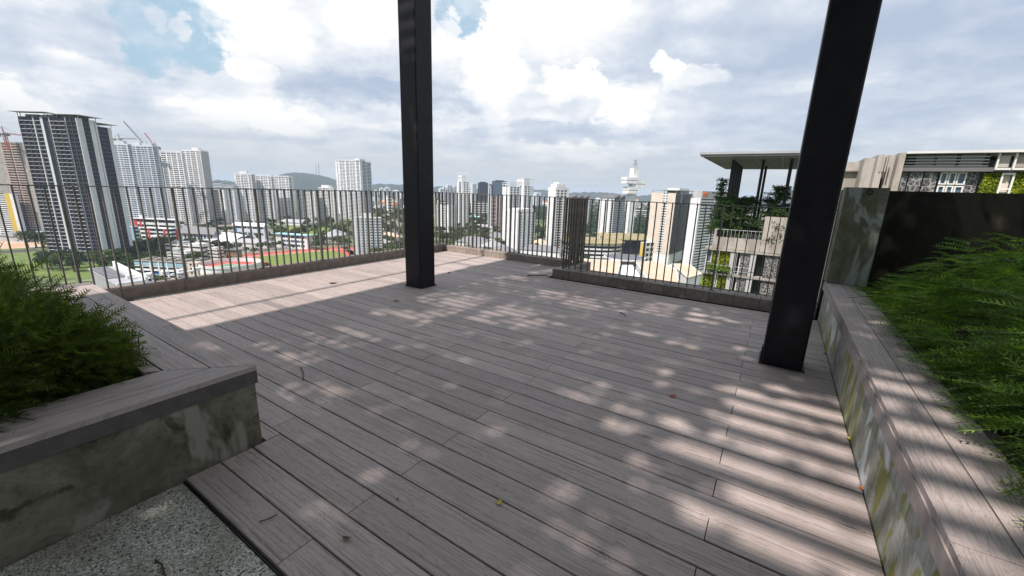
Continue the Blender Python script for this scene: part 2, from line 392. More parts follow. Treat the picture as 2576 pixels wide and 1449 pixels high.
# ------------------------------------------------------------------ mesh builder
class MB:
    def __init__(s): s.v = []; s.f = []; s.nv = 0
    def add(s, verts, faces):
        o = s.nv
        s.v.append(np.asarray(verts, float).reshape(-1, 3)); s.nv += len(s.v[-1])
        s.f.extend([tuple(i + o for i in f) for f in faces])
    def box(s, o, a, b, c):
        """corner o and three edge vectors"""
        o, a, b, c = map(lambda q: np.asarray(q, float), (o, a, b, c))
        V = [o, o + a, o + a + b, o + b, o + c, o + a + c, o + a + b + c, o + b + c]
        fs = [(0, 3, 2, 1), (4, 5, 6, 7), (0, 1, 5, 4), (1, 2, 6, 5), (2, 3, 7, 6), (3, 0, 4, 7)]
        if np.dot(np.cross(a, b), c) < 0: fs = [f[::-1] for f in fs]
        s.add(V, fs)
    def bx(s, x0, x1, y0, y1, z0, z1):
        s.box((x0, y0, z0), (x1 - x0, 0, 0), (0, y1 - y0, 0), (0, 0, z1 - z0))
    def quad(s, *p): s.add(p, [tuple(range(len(p)))])
    def prism(s, poly, z0, z1):
        n = len(poly)
        a = sum(poly[i][0] * poly[(i + 1) % n][1] - poly[(i + 1) % n][0] * poly[i][1] for i in range(n))
        if a < 0: poly = poly[::-1]
        V = [(p[0], p[1], z0) for p in poly] + [(p[0], p[1], z1) for p in poly]
        s.add(V, [tuple(range(n))[::-1], tuple(range(n, 2 * n))] + [(i, (i + 1) % n, n + (i + 1) % n, n + i) for i in range(n)])
    def tube(s, pts, r, n=6, cap=True):
        pts = [np.asarray(p, float) for p in pts]; k = len(pts)
        rs = r if isinstance(r, (list, tuple)) else [r] * k
        V = []
        for i, p in enumerate(pts):
            t = pts[min(i + 1, k - 1)] - pts[max(i - 1, 0)]; t = t / (np.linalg.norm(t) + 1e-9)
            h = np.array([0, 0, 1.]) if abs(t[2]) < .9 else np.array([1., 0, 0])
            a = np.cross(t, h); a /= np.linalg.norm(a); b = np.cross(t, a)
            for j in range(n):
                q = 2 * math.pi * j / n
                V.append(p + rs[i] * (a * math.cos(q) + b * math.sin(q)))
        fs = []
        for i in range(k - 1):
            for j in range(n):
                fs.append((i * n + j, (i + 1) * n + j, (i + 1) * n + (j + 1) % n, i * n + (j + 1) % n))
        if cap: fs += [tuple(range(n)), tuple(range((k - 1) * n, k * n))[::-1]]
        s.add(V, fs)
    def bar(s, a, b, w, h=None):
        """square bar from a to b"""
        a = np.asarray(a, float); b = np.asarray(b, float); h = h or w
        t = b - a; t /= np.linalg.norm(t)
        up = np.array([0, 0, 1.]) if abs(t[2]) < .95 else np.array([1., 0, 0])
        u = np.cross(t, up); u /= np.linalg.norm(u); v = np.cross(u, t)
        s.box(a - u * w / 2 - v * h / 2, b - a, u * w, v * h)
    def mesh(s, name, m=None, smooth=False):
        me = bpy.data.meshes.new(name)
        V = np.concatenate(s.v) if s.v else np.zeros((0, 3))
        me.from_pydata(V.tolist(), [], s.f)
        if m is not None: me.materials.append(m)
        if smooth: me.polygons.foreach_set('use_smooth', [True] * len(me.polygons))
        me.update()
        return me
    def build(s, name, m, parent=None, smooth=False, kind=None):
        o = bpy.data.objects.new(name, s.mesh(name, m, smooth)); COL.objects.link(o)
        if parent is not None: o.parent = parent
        if kind: o['kind'] = kind
        return o

def quads_mesh(name, V, m):
    """V: (n,4,3) array of separate quads"""
    n = len(V); me = bpy.data.meshes.new(name)
    me.vertices.add(n * 4); me.vertices.foreach_set('co', np.ascontiguousarray(V, dtype=np.float32).ravel())
    me.loops.add(n * 4); me.loops.foreach_set('vertex_index', np.arange(n * 4, dtype=np.int32))
    me.polygons.add(n); me.polygons.foreach_set('loop_start', np.arange(0, n * 4, 4, dtype=np.int32))
    me.polygons.foreach_set('loop_total', np.full(n, 4, dtype=np.int32))
    me.materials.append(m); me.update(calc_edges=True)
    return me

def link(name, me, parent=None, loc=None, rz=None, scale=None, kind=None):
    o = bpy.data.objects.new(name, me); COL.objects.link(o)
    if parent is not None: o.parent = parent
    if loc is not None: o.location = loc
    if rz is not None: o.rotation_euler = (0, 0, rz)
    if scale is not None: o.scale = scale
    if kind: o['kind'] = kind
    return o

def tag(o, label, cat, group=None):
    o['label'] = label; o['category'] = cat
    if group: o['group'] = group
    return o
def thing(name, label, cat, loc=(0, 0, 0), rz=0.0, group=None):
    o = bpy.data.objects.new(name, None); COL.objects.link(o)
    o.empty_display_size = .3
    o.location = loc; o.rotation_euler = (0, 0, rz)
    return tag(o, label, cat, group)
def struct(o): o['kind'] = 'structure'; return o
def lin(a, b, n): return [a + (b - a) * i / (n - 1) for i in range(n)] if n > 1 else [a]
# ------------------------------------------------------------------ the terrace
H_ = EYE
PITCHB = 0.108 * H_
Y0 = 0.735 * H_
XL, XR = -6.03, 0.56            # inner face of the fence kerb, foot of the bench wall
Y_R1, Y_R2 = 6.62, 5.80         # inner faces of the two far kerbs
X_STEP = -2.92                  # where the far kerb steps back
PLX, PLY = -2.115, 0.915        # outer corner of the planter by the camera
YROW0 = Y0 - 3 * PITCHB         # deck starts here, pebble wash before it
def wallx(y): return 0.545 + 0.0085 * (y - 1.35)

def make_base():
    b = MB(); b.bx(XL - .25, 4.5, -4.2, 6.95, -.6, -.045)
    struct(b.build('terrace_slab', M['subfloor']))
    p = MB(); p.bx(PLX + .002, .56, -4, YROW0 - .012, -.043, -.014)
    struct(p.build('pebble_floor', M['pebble']))
    e = MB(); e.bx(PLX + .003, .558, YROW0 - .010, YROW0 - .004, -.043, -.010)
    struct(e.build('floor_edge_trim', M['steel']))
make_base()

def board_mesh(L, W=.1392, T=.024, ch=.0022):
    b = MB(); h = W / 2; x = L / 2
    cs = [(-h, -T), (h, -T), (h, -ch), (h - ch, 0), (-h + ch, 0), (-h, -ch)]
    V = [(-x, y, z) for y, z in cs] + [(x, y, z) for y, z in cs]
    fs = [tuple(range(6))[::-1], tuple(range(6, 12))] + [(i, (i + 1) % 6, 6 + (i + 1) % 6, 6 + i) for i in range(6)]
    b.add(V, [f[::-1] for f in fs])
    return b.mesh('board', M['deck'])

def make_deck():
    deck = bpy.data.objects.new('deck', None); COL.objects.link(deck); struct(deck)
    cache = {}
    odd = [-5.70 - 2.19, -5.70, -3.515, -1.325]
    even = [-6.57, -4.385, -2.21, -.048]
    for i in range(-3, 40):
        ya = Y0 + i * PITCHB; yc = ya + PITCHB / 2
        if ya > Y_R1: break
        x0, x1 = XL + .095, wallx(yc) - .006
        if i < 0: x0 = PLX + .004
        w = .1392
        if ya + PITCHB > Y_R2 + .02: x1 = X_STEP - .03
        if ya < Y_R2 < ya + PITCHB: x1 = X_STEP - .03
        w2, yc2 = w, yc
        if ya + PITCHB > Y_R1: w2 = Y_R1 - ya - .004; yc2 = ya + w2 / 2
        if w2 < .02: continue
        cuts = [c for c in (odd if i % 2 else even) if x0 + .08 < c < x1 - .08]
        xs = [x0] + [c + RNG.uniform(-.004, .004) for c in cuts] + [x1]
        for a, b in zip(xs[:-1], xs[1:]):
            L = round(b - a - .004, 3); k = (L, round(w2, 3))
            if k not in cache: cache[k] = board_mesh(L, w2)
            o = link('deck_board', cache[k], deck, ((a + b) / 2, yc2, RNG.uniform(-.0012, .0008)))
            o.rotation_euler = (RNG.uniform(-.002, .002), 0, 0)
    # the sliver between the planter and the first full row
    k = board_mesh(2.9, .073)
    link('deck_board', k, deck, (PLX - 1.455, PLY + .040, 0))
make_deck()
def make_gutter():
    b = MB(); b.bx(XL + .006, XL + .070, PLY + .5, Y_R1 - .006, -.04, -.006)
    struct(b.build('gutter_strip', M['kerb_pale']))
make_gutter()

# ---- kerbs round the edge
def make_kerb(segs):
    """segs: list of (name, p0, p1, outward, face material)"""
    for (p0, p1, out, mt, L) in segs:
        p0 = np.array(p0, float); p1 = np.array(p1, float); out = np.array(out, float)
        t = p1 - p0; n = np.linalg.norm(t); t /= n
        core = MB(); core.box((*(p0 + out * .01), -.30), (*(t * n), 0), (*(out * .20), 0), (0, 0, .42))
        kb = struct(core.build('kerb', M['subfloor']))
        cnt = max(1, round(n / L)); step = n / cnt
        me = None
        for i in range(cnt):
            q = p0 + t * (i * step)
            if me is None:
                b = MB(); g = .0025
                # coping slab with an eased inner edge and an upstand face
                prof = [(-.004, -.02), (-.004, .119), (.002, .125), (.226, .125), (.232, .119), (.232, -.28), (.2, -.28), (.2, .1), (.02, .1), (.02, -.02)]
                V = []
                for s_ in (g, step - g):
                    for o_, z_ in prof: V.append((*(t * s_ + out * o_), z_))
                k = len(prof)
                fs = [(j, (j + 1) % k, k + (j + 1) % k, k + j) for j in range(k)]
                b.add(V, fs)
                # ends
                for s0 in (0, k):
                    for q4 in ((0, 1, 8, 9), (1, 2, 3, 8), (3, 4, 7, 8), (4, 5, 6, 7)):
                        b.f.append(tuple(s0 + z for z in q4))
                me = b.mesh('kerb_stone', mt)
            o = link('kerb_stone', me, kb, (q[0], q[1], RNG.uniform(-.001, .001)))
make_kerb([
    ((XL, -1.6), (XL, Y_R1), (-1, 0), M['kerb_shaded'], .6),
    ((XL - .232, Y_R1), (X_STEP - .18, Y_R1), (0, 1), M['kerb'], .3),
    ((X_STEP, Y_R2 + .001), (X_STEP, Y_R1 + .23), (1, 0), M['kerb'], .4),
    ((X_STEP - .004, Y_R2), (.565, Y_R2), (0, 1), M['kerb'], .3)])

# ---- railings
RAILZ = 1.245
def make_rail(label, p0, p1, post0=4, ends=True):
    p0 = np.array(p0, float); p1 = np.array(p1, float)
    t = p1 - p0; n = np.linalg.norm(t); t /= n; o = np.array([-t[1], t[0]])
    r = thing('railing', label, 'railing', (p0[0], p0[1], .125), math.atan2(t[1], t[0]), 'steel railings round the roof deck')
    top = MB(); top.bx(0, n, -.025, .025, RAILZ - .125 - .010, RAILZ - .125); top.build('top_rail', M['rail'], r)
    cnt = int(round(n / .104)); step = n / cnt
    bb = MB(); bb.bx(-.005, .005, -.018, .018, 0, RAILZ - .135); bme = bb.mesh('baluster', M['rail'])
    pp = MB(); pp.bx(-.009, .009, -.025, .025, 0, RAILZ - .135)
    pp.bx(-.04, .04, -.05, .05, 0, .006); pme = pp.mesh('rail_post', M['rail'])
    for i in range(cnt + 1):
        post = (i - post0) % 9 == 0
        q = link('rail_post' if post else 'baluster', pme if post else bme, r, (i * step, 0, 0))
        q.rotation_euler = (0, RNG.uniform(-.002, .002), RNG.uniform(-.03, .03))
    return r
make_rail('long steel baluster railing on the sunlit kerb facing the dark glass tower', (XL - .13, -1.53), (XL - .13, Y_R1 + .125), 7)
make_rail('steel railing on the far pinkish kerb between the corner and the stepped return', (XL - .13, Y_R1 + .13), (X_STEP + .11, Y_R1 + .13), 8)
make_rail('short steel railing return seen end-on, its balusters closing up like a screen', (X_STEP + .115, Y_R1 + .125), (X_STEP + .115, Y_R2 + .14), 3)
make_rail('steel railing in front of the green-walled tower, ending at the thick black pillar', (X_STEP + .12, Y_R2 + .13), (.57, Y_R2 + .13), 3)

# ---- pillars
def make_pillar(label, x, y, w, d):
    r = thing('steel_pillar', label, 'pillar', (x, y, 0), 0, 'black pillars carrying the pergola')
    b = MB(); c = .014
    poly = [(c, 0), (w - c, 0), (w - c * .3, c * .3), (w, c), (w, d - c), (w - c * .3, d - c * .3), (w - c, d), (c, d), (c * .3, d - c * .3), (0, d - c), (0, c), (c * .3, c * .3)]
    b.prism(poly, .002, 7.19); b.build('shaft', M['steel'], r)
    p = MB(); p.bx(-.018, w + .018, -.006, d + .018, .001, .012); p.build('base_plate', M['steel'], r)
    k = MB(); k.bx(-.010, -.001, .03, .09, .012, .14); k.build('fixing_tab', M['steel'], r)
make_pillar('slim black steel pillar at the edge of the sunlit deck, striped by the slats', -4.193, 3.83, .285, .285)
make_pillar('thick black steel pillar beside the mossy bench wall', .075, 3.80, .285, .285)

# ---- planter in front on the left
CAPZ = .435
def make_left_planter():
    r = thing('planter', 'low stained concrete planter box with a mitred grey board seat and dark conifer shrub', 'planter', (PLX, PLY, 0))
    x1, y1 = PLX - .006, PLY - .006
    b = MB(); b.bx(-2.9, -.012, -3.6, -.012, -.03, CAPZ - .085); bo = b.build('wall', M['planter_l'], r)
    # boards on top, mitred at the corner: long side (runs along X) and short side (runs along Y)
    W = .146; g = .003
    for k in range(2):
        a, c = k * W + g * (k > 0), (k + 1) * W - g
        # side running back along Y (facing the camera)
        P = [(-a, -a - g), (-c, -c - g), (-c, -3.6), (-a, -3.6)]
        q = MB(); q.prism(P, CAPZ - .025, CAPZ); q.build('seat_board', M['cap_y'], r)
        # side running along X, in lengths
        for j, (s0, s1) in enumerate([(0, -1.05 - .3 * k), (-1.05 - .3 * k, -2.88)]):
            P = [((-a - g) if j == 0 else s0 - .002, -a), ((-c - g) if j == 0 else s0 - .002, -c), (s1, -c), (s1, -a)]
            q = MB(); q.prism(P, CAPZ - .025, CAPZ); q.build('seat_board', M['cap_x'], r)
    q = MB(); q.prism([(-.295, -.295), (-.35, -.35), (-2.88, -.35), (-2.88, -.295)], CAPZ - .027, CAPZ - .003); q.build('seat_board', M['cap_x'], r)
    f = MB(); f.bx(-.021, -.001, -3.6, -.001, CAPZ - .095, CAPZ - .027); f.build('fascia_board', M['fascia'], r)
    f = MB(); f.bx(-2.88, -.024, -.021, -.002, CAPZ - .095, CAPZ - .027); f.build('fascia_board', M['fascia_lit'], r)
    s = MB(); s.bx(-2.85, -.30, -3.6, -.30, CAPZ - .084, CAPZ - .07)
    s.build('soil', M['soil'], r)
make_left_planter()

# ---- bench wall and planter on the right
RCAP = .462
def make_right_planter():
    ang = math.atan(.0085)
    r = thing('planter_bench', 'long mossy concrete bench wall with sun-striped board seat and hanging green fern', 'bench', (wallx(0), 0, 0), -ang)
    b = MB(); b.bx(0, .40, -3.5, 5.72, -.03, RCAP - .085); b.build('wall', M['planter_r'], r)
    W = .150; x0 = -.018; g = .0025
    me = {}
    for k in range(2):
        cuts = [-3.5, -1.3, .05, 1.42, 2.95, 4.02, 5.05, 5.70] if k == 0 else [-3.5, -.6, .75, 2.15, 3.75, 4.6, 5.70]
        for a, c in zip(cuts[:-1], cuts[1:]):
            q = MB(); ch = .002
            xa, xb = x0 + k * W + g, x0 + (k + 1) * W - g
            q.bx(xa, xb, a + .0015, c - .0015, RCAP - .025, RCAP - RNG.uniform(0, .0008)); q.build('seat_board', M['cap_y'], r)
    for a, c in ((-3.5, .6), (.6, 3.05), (3.05, 5.70)):
        f = MB(); f.bx(x0 - .003, x0 + .017, a + .001, c - .001, RCAP - .095, RCAP - .0265); f.build('fascia_board', M['fascia_lit'], r)
    s = MB(); s.bx(x0 + 2 * W + .004, x0 + 2 * W + .055, -3.5, 5.70, RCAP - .085, RCAP - .012); s.build('edging_strip', M['fascia'], r)
    s = MB(); s.bx(x0 + 2 * W + .056, 3.6, -3.5, 5.80, RCAP - .30, RCAP - .07); s.build('soil', M['soil'], r)
make_right_planter()

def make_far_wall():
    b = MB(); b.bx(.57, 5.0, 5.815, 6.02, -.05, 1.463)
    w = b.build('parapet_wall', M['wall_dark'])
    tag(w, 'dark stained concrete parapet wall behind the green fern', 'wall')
    r = thing('concrete_block', 'greenish concrete end block standing on the far end of the bench', 'concrete block', (.565, 5.55, 0))
    q = MB(); q.bx(0, .345, 0, .262, RCAP + .002, 1.485); q.build('block', M['block'], r)
    e = MB(); c0 = np.array([.19, -.02, 1.44])
    e.tube([c0 + .024 * np.array([math.cos(a), 0, math.sin(a)]) for a in np.linspace(0, 2 * math.pi, 13)], .006, 6, False)
    e.bx(.183, .197, -.02, 0, 1.462, 1.474)
    e.build('lifting_eye', M['steel'], r)
make_far_wall()
rw = MB(); rw.bx(-6.3, 5.0, -4.75, -4.45, -.05, 6.6)  # unseen wall added to keep sky light off the deck
tag(rw.build('sky_block_wall', M['block']), 'tall plain wall added unseen behind the viewer to darken the deck', 'wall')

# ------------------------------------------------------------------ pergola overhead and the creeper on it
PZ = 7.2
SHX, SHY = -sdir[0] / sdir[2], -sdir[1] / sdir[2]      # a shadow's travel per metre of height
def down(x, y, z): return x + SHX * z, y + SHY * z
def make_pergola():
    r = thing('pergola_roof', 'dark steel pergola roof with close slats above the deck', 'pergola', (0, 0, PZ))
    x0 = -4.44 - SHX * PZ; x1 = 3.6; y0, y1 = -6.6, 4.58
    for y in (y0, -4.45, .55, y1 - .16):
        b = MB(); b.bx(x0, x1, y, y + .15, 0, .26); b.build('beam', M['steel'], r)
    for x in (-4.13, .14, x1 - .15):
        b = MB(); b.bx(x, x + .15, y0 + .16, y1 - .17, .005, .255); b.build('beam', M['steel'], r)
    b = MB(); b.bx(x0, x0 + .78, y0, y1, .262, .285); b.build('edge_panel', M['steel'], r)
    # close slats over the left part, wider spaced ones over the right
    for (xa, xb, wd, ht, pt) in ((x0 + .79, -2.10, .030, .080, .130), (-2.08, x1, .040, .115, .235)):
        sm = MB(); sm.bx(xa, xb, -wd / 2, wd / 2, .265, .265 + ht); me = sm.mesh('slat', M['steel'])
        for i in range(int((y1 - y0) / pt) + 1): link('slat', me, r, (0, y0 + .05 + i * pt, 0))
    b = MB(); b.bx(-2.14, -2.04, y0 + .16, y1 - .17, .02, .26); b.build('beam', M['steel'], r)
    # a pipe held a little outside the edge on short brackets
    pm = MB(); pm.tube([(x0 - .42, y0, .27), (x0 - .62, y1 + 1.2, .27)], .032, 8); pm.build('edge_pipe', M['steel'], r)
    for y in (-6.2, -2.8, .6, 4.0):
        k = (y - y0) / (y1 + 1.2 - y0)
        q = MB(); q.bar((x0, y, .27), (x0 - .42 - .2 * k, y, .27), .03); q.build('bracket', M['steel'], r)
    return x0, x1, y0, y1
PX0, PX1, PY0, PY1 = make_pergola()

def vnoise(x, y, s, seed):
    g = np.random.default_rng(seed).random((64, 64))
    x = x / s; y = y / s
    i = np.floor(x).astype(int); j = np.floor(y).astype(int); fx = x - i; fy = y - j
    fx = fx * fx * (3 - 2 * fx); fy = fy * fy * (3 - 2 * fy)
    G = lambda a, b: g[a % 64, b % 64]
    return (G(i, j) * (1 - fx) + G(i + 1, j) * fx) * (1 - fy) + (G(i, j + 1) * (1 - fx) + G(i + 1, j + 1) * fx) * fy

def make_vine():
    # thin places in the creeper, given where the sun that comes through them lands
    P = []
    for (x, y, rx, ry, a) in [(1180, 768, .95, .42, .95), (1420, 752, .75, .28, .9), (1010, 790, .55, .16, .9), (1560, 770, .4, .12, .8), (1330, 800, .5, .16, .8),
            (890, 838, .34, .09, 1), (956, 852, .30, .08, 1), (850, 862, .2, .07, .9), (790, 850, .25, .09, .8), (740, 905, .2, .10, .8), (856, 974, .16, .07, 1), (780, 983, .18, .08, .9), (700, 1010, .2, .07, .8), (980, 1026, .1, .06, .9), (690, 870, .2, .09, .8),
            (1165, 901, .15, .07, .9), (1293, 810, .15, .1, .9), (1330, 877, .14, .06, .6), (1240, 850, .2, .06, .6),
            (1705, 785, .50, .30, .95), (1640, 845, .45, .13, .9), (1760, 830, .3, .1, .7), (1850, 780, .3, .2, .8), (1600, 905, .3, .07, .6), (1880, 880, .2, .2, .7),
            (1540, 985, .22, .08, .9), (1450, 985, .14, .06, .6), (1650, 1060, .30, .09, .9), (1720, 1090, .35, .10, .9), (1580, 1075, .15, .06, .8), (1500, 1040, .15, .05, .6), (1820, 1150, .30, .09, .9), (1730, 950, .25, .10, .6),
            (1980, 1030, .42, .34, 1), (2040, 1130, .40, .25, 1), (1960, 1215, .52, .20, 1), (2080, 1300, .4, .2, 1), (1900, 1330, .45, .14, 1), (2150, 1420, .4, .15, .9), (1980, 1420, .35, .1, .8), (2010, 1100, .5, .5, .8), (1990, 1300, .45, .4, .75),
            (1445, 1335, .16, .05, 1), (1545, 1370, .22, .06, 1), (1420, 1270, .1, .05, .5), (1640, 1220, .15, .06, .5), (1300, 1290, .12, .05, .5), (1240, 1100, .12, .06, .5), (1110, 1130, .15, .06, .5), (1120, 1280, .1, .05, .4), (1280, 980, .12, .05, .5)]:
        q = at_z(x, y, 0); P.append((q[0], q[1], rx, ry, a))
    for (x, y, rx, ry, a) in [(2240, 985, .2, .25, 1), (2320, 1110, .2, .25, 1), (2400, 1260, .2, .22, 1), (2470, 1390, .2, .2, 1), (2330, 1300, .12, .2, .9), (170, 1030, .22, .10, .8), (20, 1095, .1, .06, .8)]:
        q = at_z(x, y, RCAP); u, v = down(q[0], q[1], RCAP); P.append((u, v, rx, ry, a))
    for (x, y, z, rx, ry, a) in [(-4.05, 3.83, 2.95, .5, .3, 1), (-4.05, 3.83, 2.2, .5, .22, 1), (-4.05, 3.83, 1.65, .5, .14, 1), (-4.05, 3.83, .6, .3, .15, .8), (-4.05, 3.83, 3.7, .5, .3, 1), (2.1, 2.2, .8, .9, .9, .75), (1.9, .9, .8, .7, .6, .9), (1.15, 5.81, .75, .12, .2, .5)]:
        u, v = down(x, y, z); P.append((u, v, rx, ry, a))
    N = 74000
    x = RNG.uniform(PX0 + .62, PX1 + .2, N); y = RNG.uniform(PY0 - .2, PY1 + .05, N); z = RNG.uniform(.37, .55, N)
    u = x + SHX * (PZ + z); v = y + SHY * (PZ + z)
    G = np.zeros(N)
    wob = (vnoise(u / 2.6, v, .15, 3) - .5) * .8
    zone = (u > -.75) & (v < 3.4); wob = np.where(zone, wob * .35, wob)
    for (cx, cy, rx, ry, a) in P:
        rr = ((u - cx) / (rx * 1.25)) ** 2 + ((v - cy) / (ry * 1.2)) ** 2
        G = np.maximum(G, a * np.clip(1.45 - rr + wob, 0, 1))
    dap = np.clip((vnoise(u / 2.2, v, .20, 5) * .65 + vnoise(u / 1.6, v, .09, 6) * .35 - .67) * 5, 0, .8)
    dap[v < 2.3] *= .4; dap[zone] *= .25
    keep = RNG.random(N) > np.maximum(G * np.where(u > -.7, .97, .97), dap)
    x, y, z = x[keep], y[keep], z[keep]; n = len(x)
    s = RNG.uniform(.035, .075, n)
    A = RNG.normal(size=(n, 3)); A[:, 2] *= .35; A /= np.linalg.norm(A, axis=1)[:, None]
    B = np.cross(A, np.array([0, 0, 1.]) + RNG.normal(size=(n, 3)) * .35); B /= np.linalg.norm(B, axis=1)[:, None]
    C = np.stack([x, y, z], 1)
    A = A * s[:, None] * 1.25; B = B * s[:, None] * .8
    V = np.stack([C - A, C - B * 1 - A * .1, C + A, C + B - A * .1], 1)
    r = thing('creeper', 'leafy creeper sprawling over the slats of the pergola', 'creeper', (0, 0, PZ))
    link('foliage', quads_mesh('foliage', V, M['vine']), r)
    st = MB()
    for k in range(14):
        px, py = RNG.uniform(PX0 + 1, PX1), RNG.uniform(PY0, PY1); pts = []
        a = RNG.uniform(0, 6.28)
        for j in range(9):
            pts.append((px, py, .38 + RNG.uniform(0, .05))); a += RNG.normal() * .4
            px = min(max(px + .28 * math.cos(a), PX0 + .9), PX1); py = min(max(py + .28 * math.sin(a), PY0), PY1)
        st.tube(pts, [.012 - .001 * j for j in range(9)], 5)
    st.build('stem', M['bark'], r)
make_vine()

# ------------------------------------------------------------------ shrubs in the planters
def spray_base(n=13, w=.030, ll=.20, droop=.22):
    """one feathery shoot along +x, unit length: thin leaflets either side of a curved rib"""
    out = []
    for i in range(n):
        t = (i + .6) / n
        c = np.array([t, 0, -droop * t * t])
        L = ll * (1 - .62 * t) + .03
        for sgn in (-1, 1):
            d = np.array([.62, .74 * sgn, RNG.uniform(-.1, .28)]); d /= np.linalg.norm(d)
            wv = np.array([-d[1], d[0], .15]) * w * .5
            e = c + d * L
            out.append([c - wv, c + wv, e + wv * .35, e - wv * .35])
    for t0, t1 in ((0, .5), (.5, 1.08)):
        c0 = np.array([t0, 0, -droop * t0 * t0]); c1 = np.array([t1, 0, -droop * t1 * t1]); q = np.array([0, w * .5, 0])
        out.append([c0 - q, c0 + q, c1 + q * .3, c1 - q * .3])
    return np.array(out)
def sprays(pos, dirs, scale, twist, **kw):
    bases = [spray_base(**kw) for _ in range(4)]
    n = len(pos); d = dirs / np.linalg.norm(dirs, axis=1)[:, None]
    up = np.array([0, 0, 1.]) + RNG.normal(size=(n, 3)) * twist
    s = np.cross(up, d); s /= np.linalg.norm(s, axis=1)[:, None]; u = np.cross(d, s)
    Rm = np.stack([d, s, u], 2) * scale[:, None, None]
    out = []
    for k in range(4):
        i = np.arange(k, n, 4)
        V = np.einsum('nij,qvj->nqvi', Rm[i], bases[k]) + pos[i][:, None, None, :]
        out.append(V.reshape(-1, 4, 3))
    return np.concatenate(out)

def make_left_bush():
    r = thing('conifer_shrub', 'dark bushy conifer shrub filling the planter in the near left corner', 'shrub', (-3.5, -.3, CAPZ - .07))
    n = 6800
    bl = [(-2.95, .22, .34, .62, .36), (-3.55, .10, .46, .75, .48), (-4.25, .02, .46, .7, .5), (-2.9, -.35, .36, .7, .45), (-3.6, -.6, .6, .6, .46), (-4.6, -.3, .4, .6, .45), (-2.65, .02, .22, .55, .28), (-2.75, .34, .2, .3, .25)]
    ps, ds = [], []
    while len(ps) < n:
        c = bl[RNG.integers(len(bl))]
        d = RNG.normal(size=3); d /= np.linalg.norm(d)
        if d[2] < -.25: continue
        f = RNG.uniform(.45, 1.0) ** .6
        p = np.array([c[0], c[1], CAPZ - .05]) + d * np.array([c[2] * 1.35, c[2] * .95, c[4]]) * f
        if p[2] < CAPZ - .05: continue
        if p[1] > PLY - .16 or p[0] > PLX - .20: continue
        dd = d * np.array([1, 1, .55]) + np.array([.35, .15, .12]) + RNG.normal(size=3) * .35
        ps.append(p); ds.append(dd)
    ps = np.array(ps) - np.array([-3.5, -.3, CAPZ - .07]); ds = np.array(ds)
    V = sprays(ps, ds, RNG.uniform(.09, .19, n), .5, n=13, w=.036, ll=.24, droop=.16)
    link('foliage', quads_mesh('foliage', V, M['bush_l']), r)
    sel = RNG.choice(n, 240, replace=False)
    Vd = sprays(ps[sel] * .93, ds[sel], RNG.uniform(.07, .14, 240), .6, n=9, w=.034, ll=.2, droop=.2)
    link('dry_fronds', quads_mesh('dry_fronds', Vd, M['dry']), r)
    st = MB()
    for k in range(26):
        a = RNG.uniform(0, 6.28); b0 = np.array([RNG.uniform(-1.2, .75), RNG.uniform(-.4, .55), 0])
        e = b0 + np.array([math.cos(a) * .25, math.sin(a) * .2, RNG.uniform(.25, .42)])
        st.tube([b0, (b0 + e) / 2 + RNG.normal(size=3) * .03, e], [.010, .007, .003], 5)
    st.build('stem', M['twig'], r)
    w = thing('weed', 'small broad-leaved weed sprouting beside the mitred seat corner', 'weed', at_z(360, 905, CAPZ - .02) + np.array([-.05, .0, -.02]))
    Q = []
    for k in range(16):
        a = RNG.uniform(0, 6.28); z = RNG.uniform(.0, .13); c = np.array([RNG.normal() * .025, RNG.normal() * .025, z])
        d = np.array([math.cos(a), math.sin(a), RNG.uniform(-.2, .4)]) * RNG.uniform(.025, .045); s_ = np.array([-math.sin(a), math.cos(a), 0]) * .016
        Q.append([c, c + d * .5 + s_, c + d, c + d * .5 - s_])
    link('leaves', quads_mesh('leaves', np.array(Q), M['bush_r']), w)
    sm = MB(); sm.tube([(0, 0, -.03), (.01, 0, .05), (.0, .01, .13)], .003, 5); sm.build('stem', M['bush_l'], w)
make_left_bush()

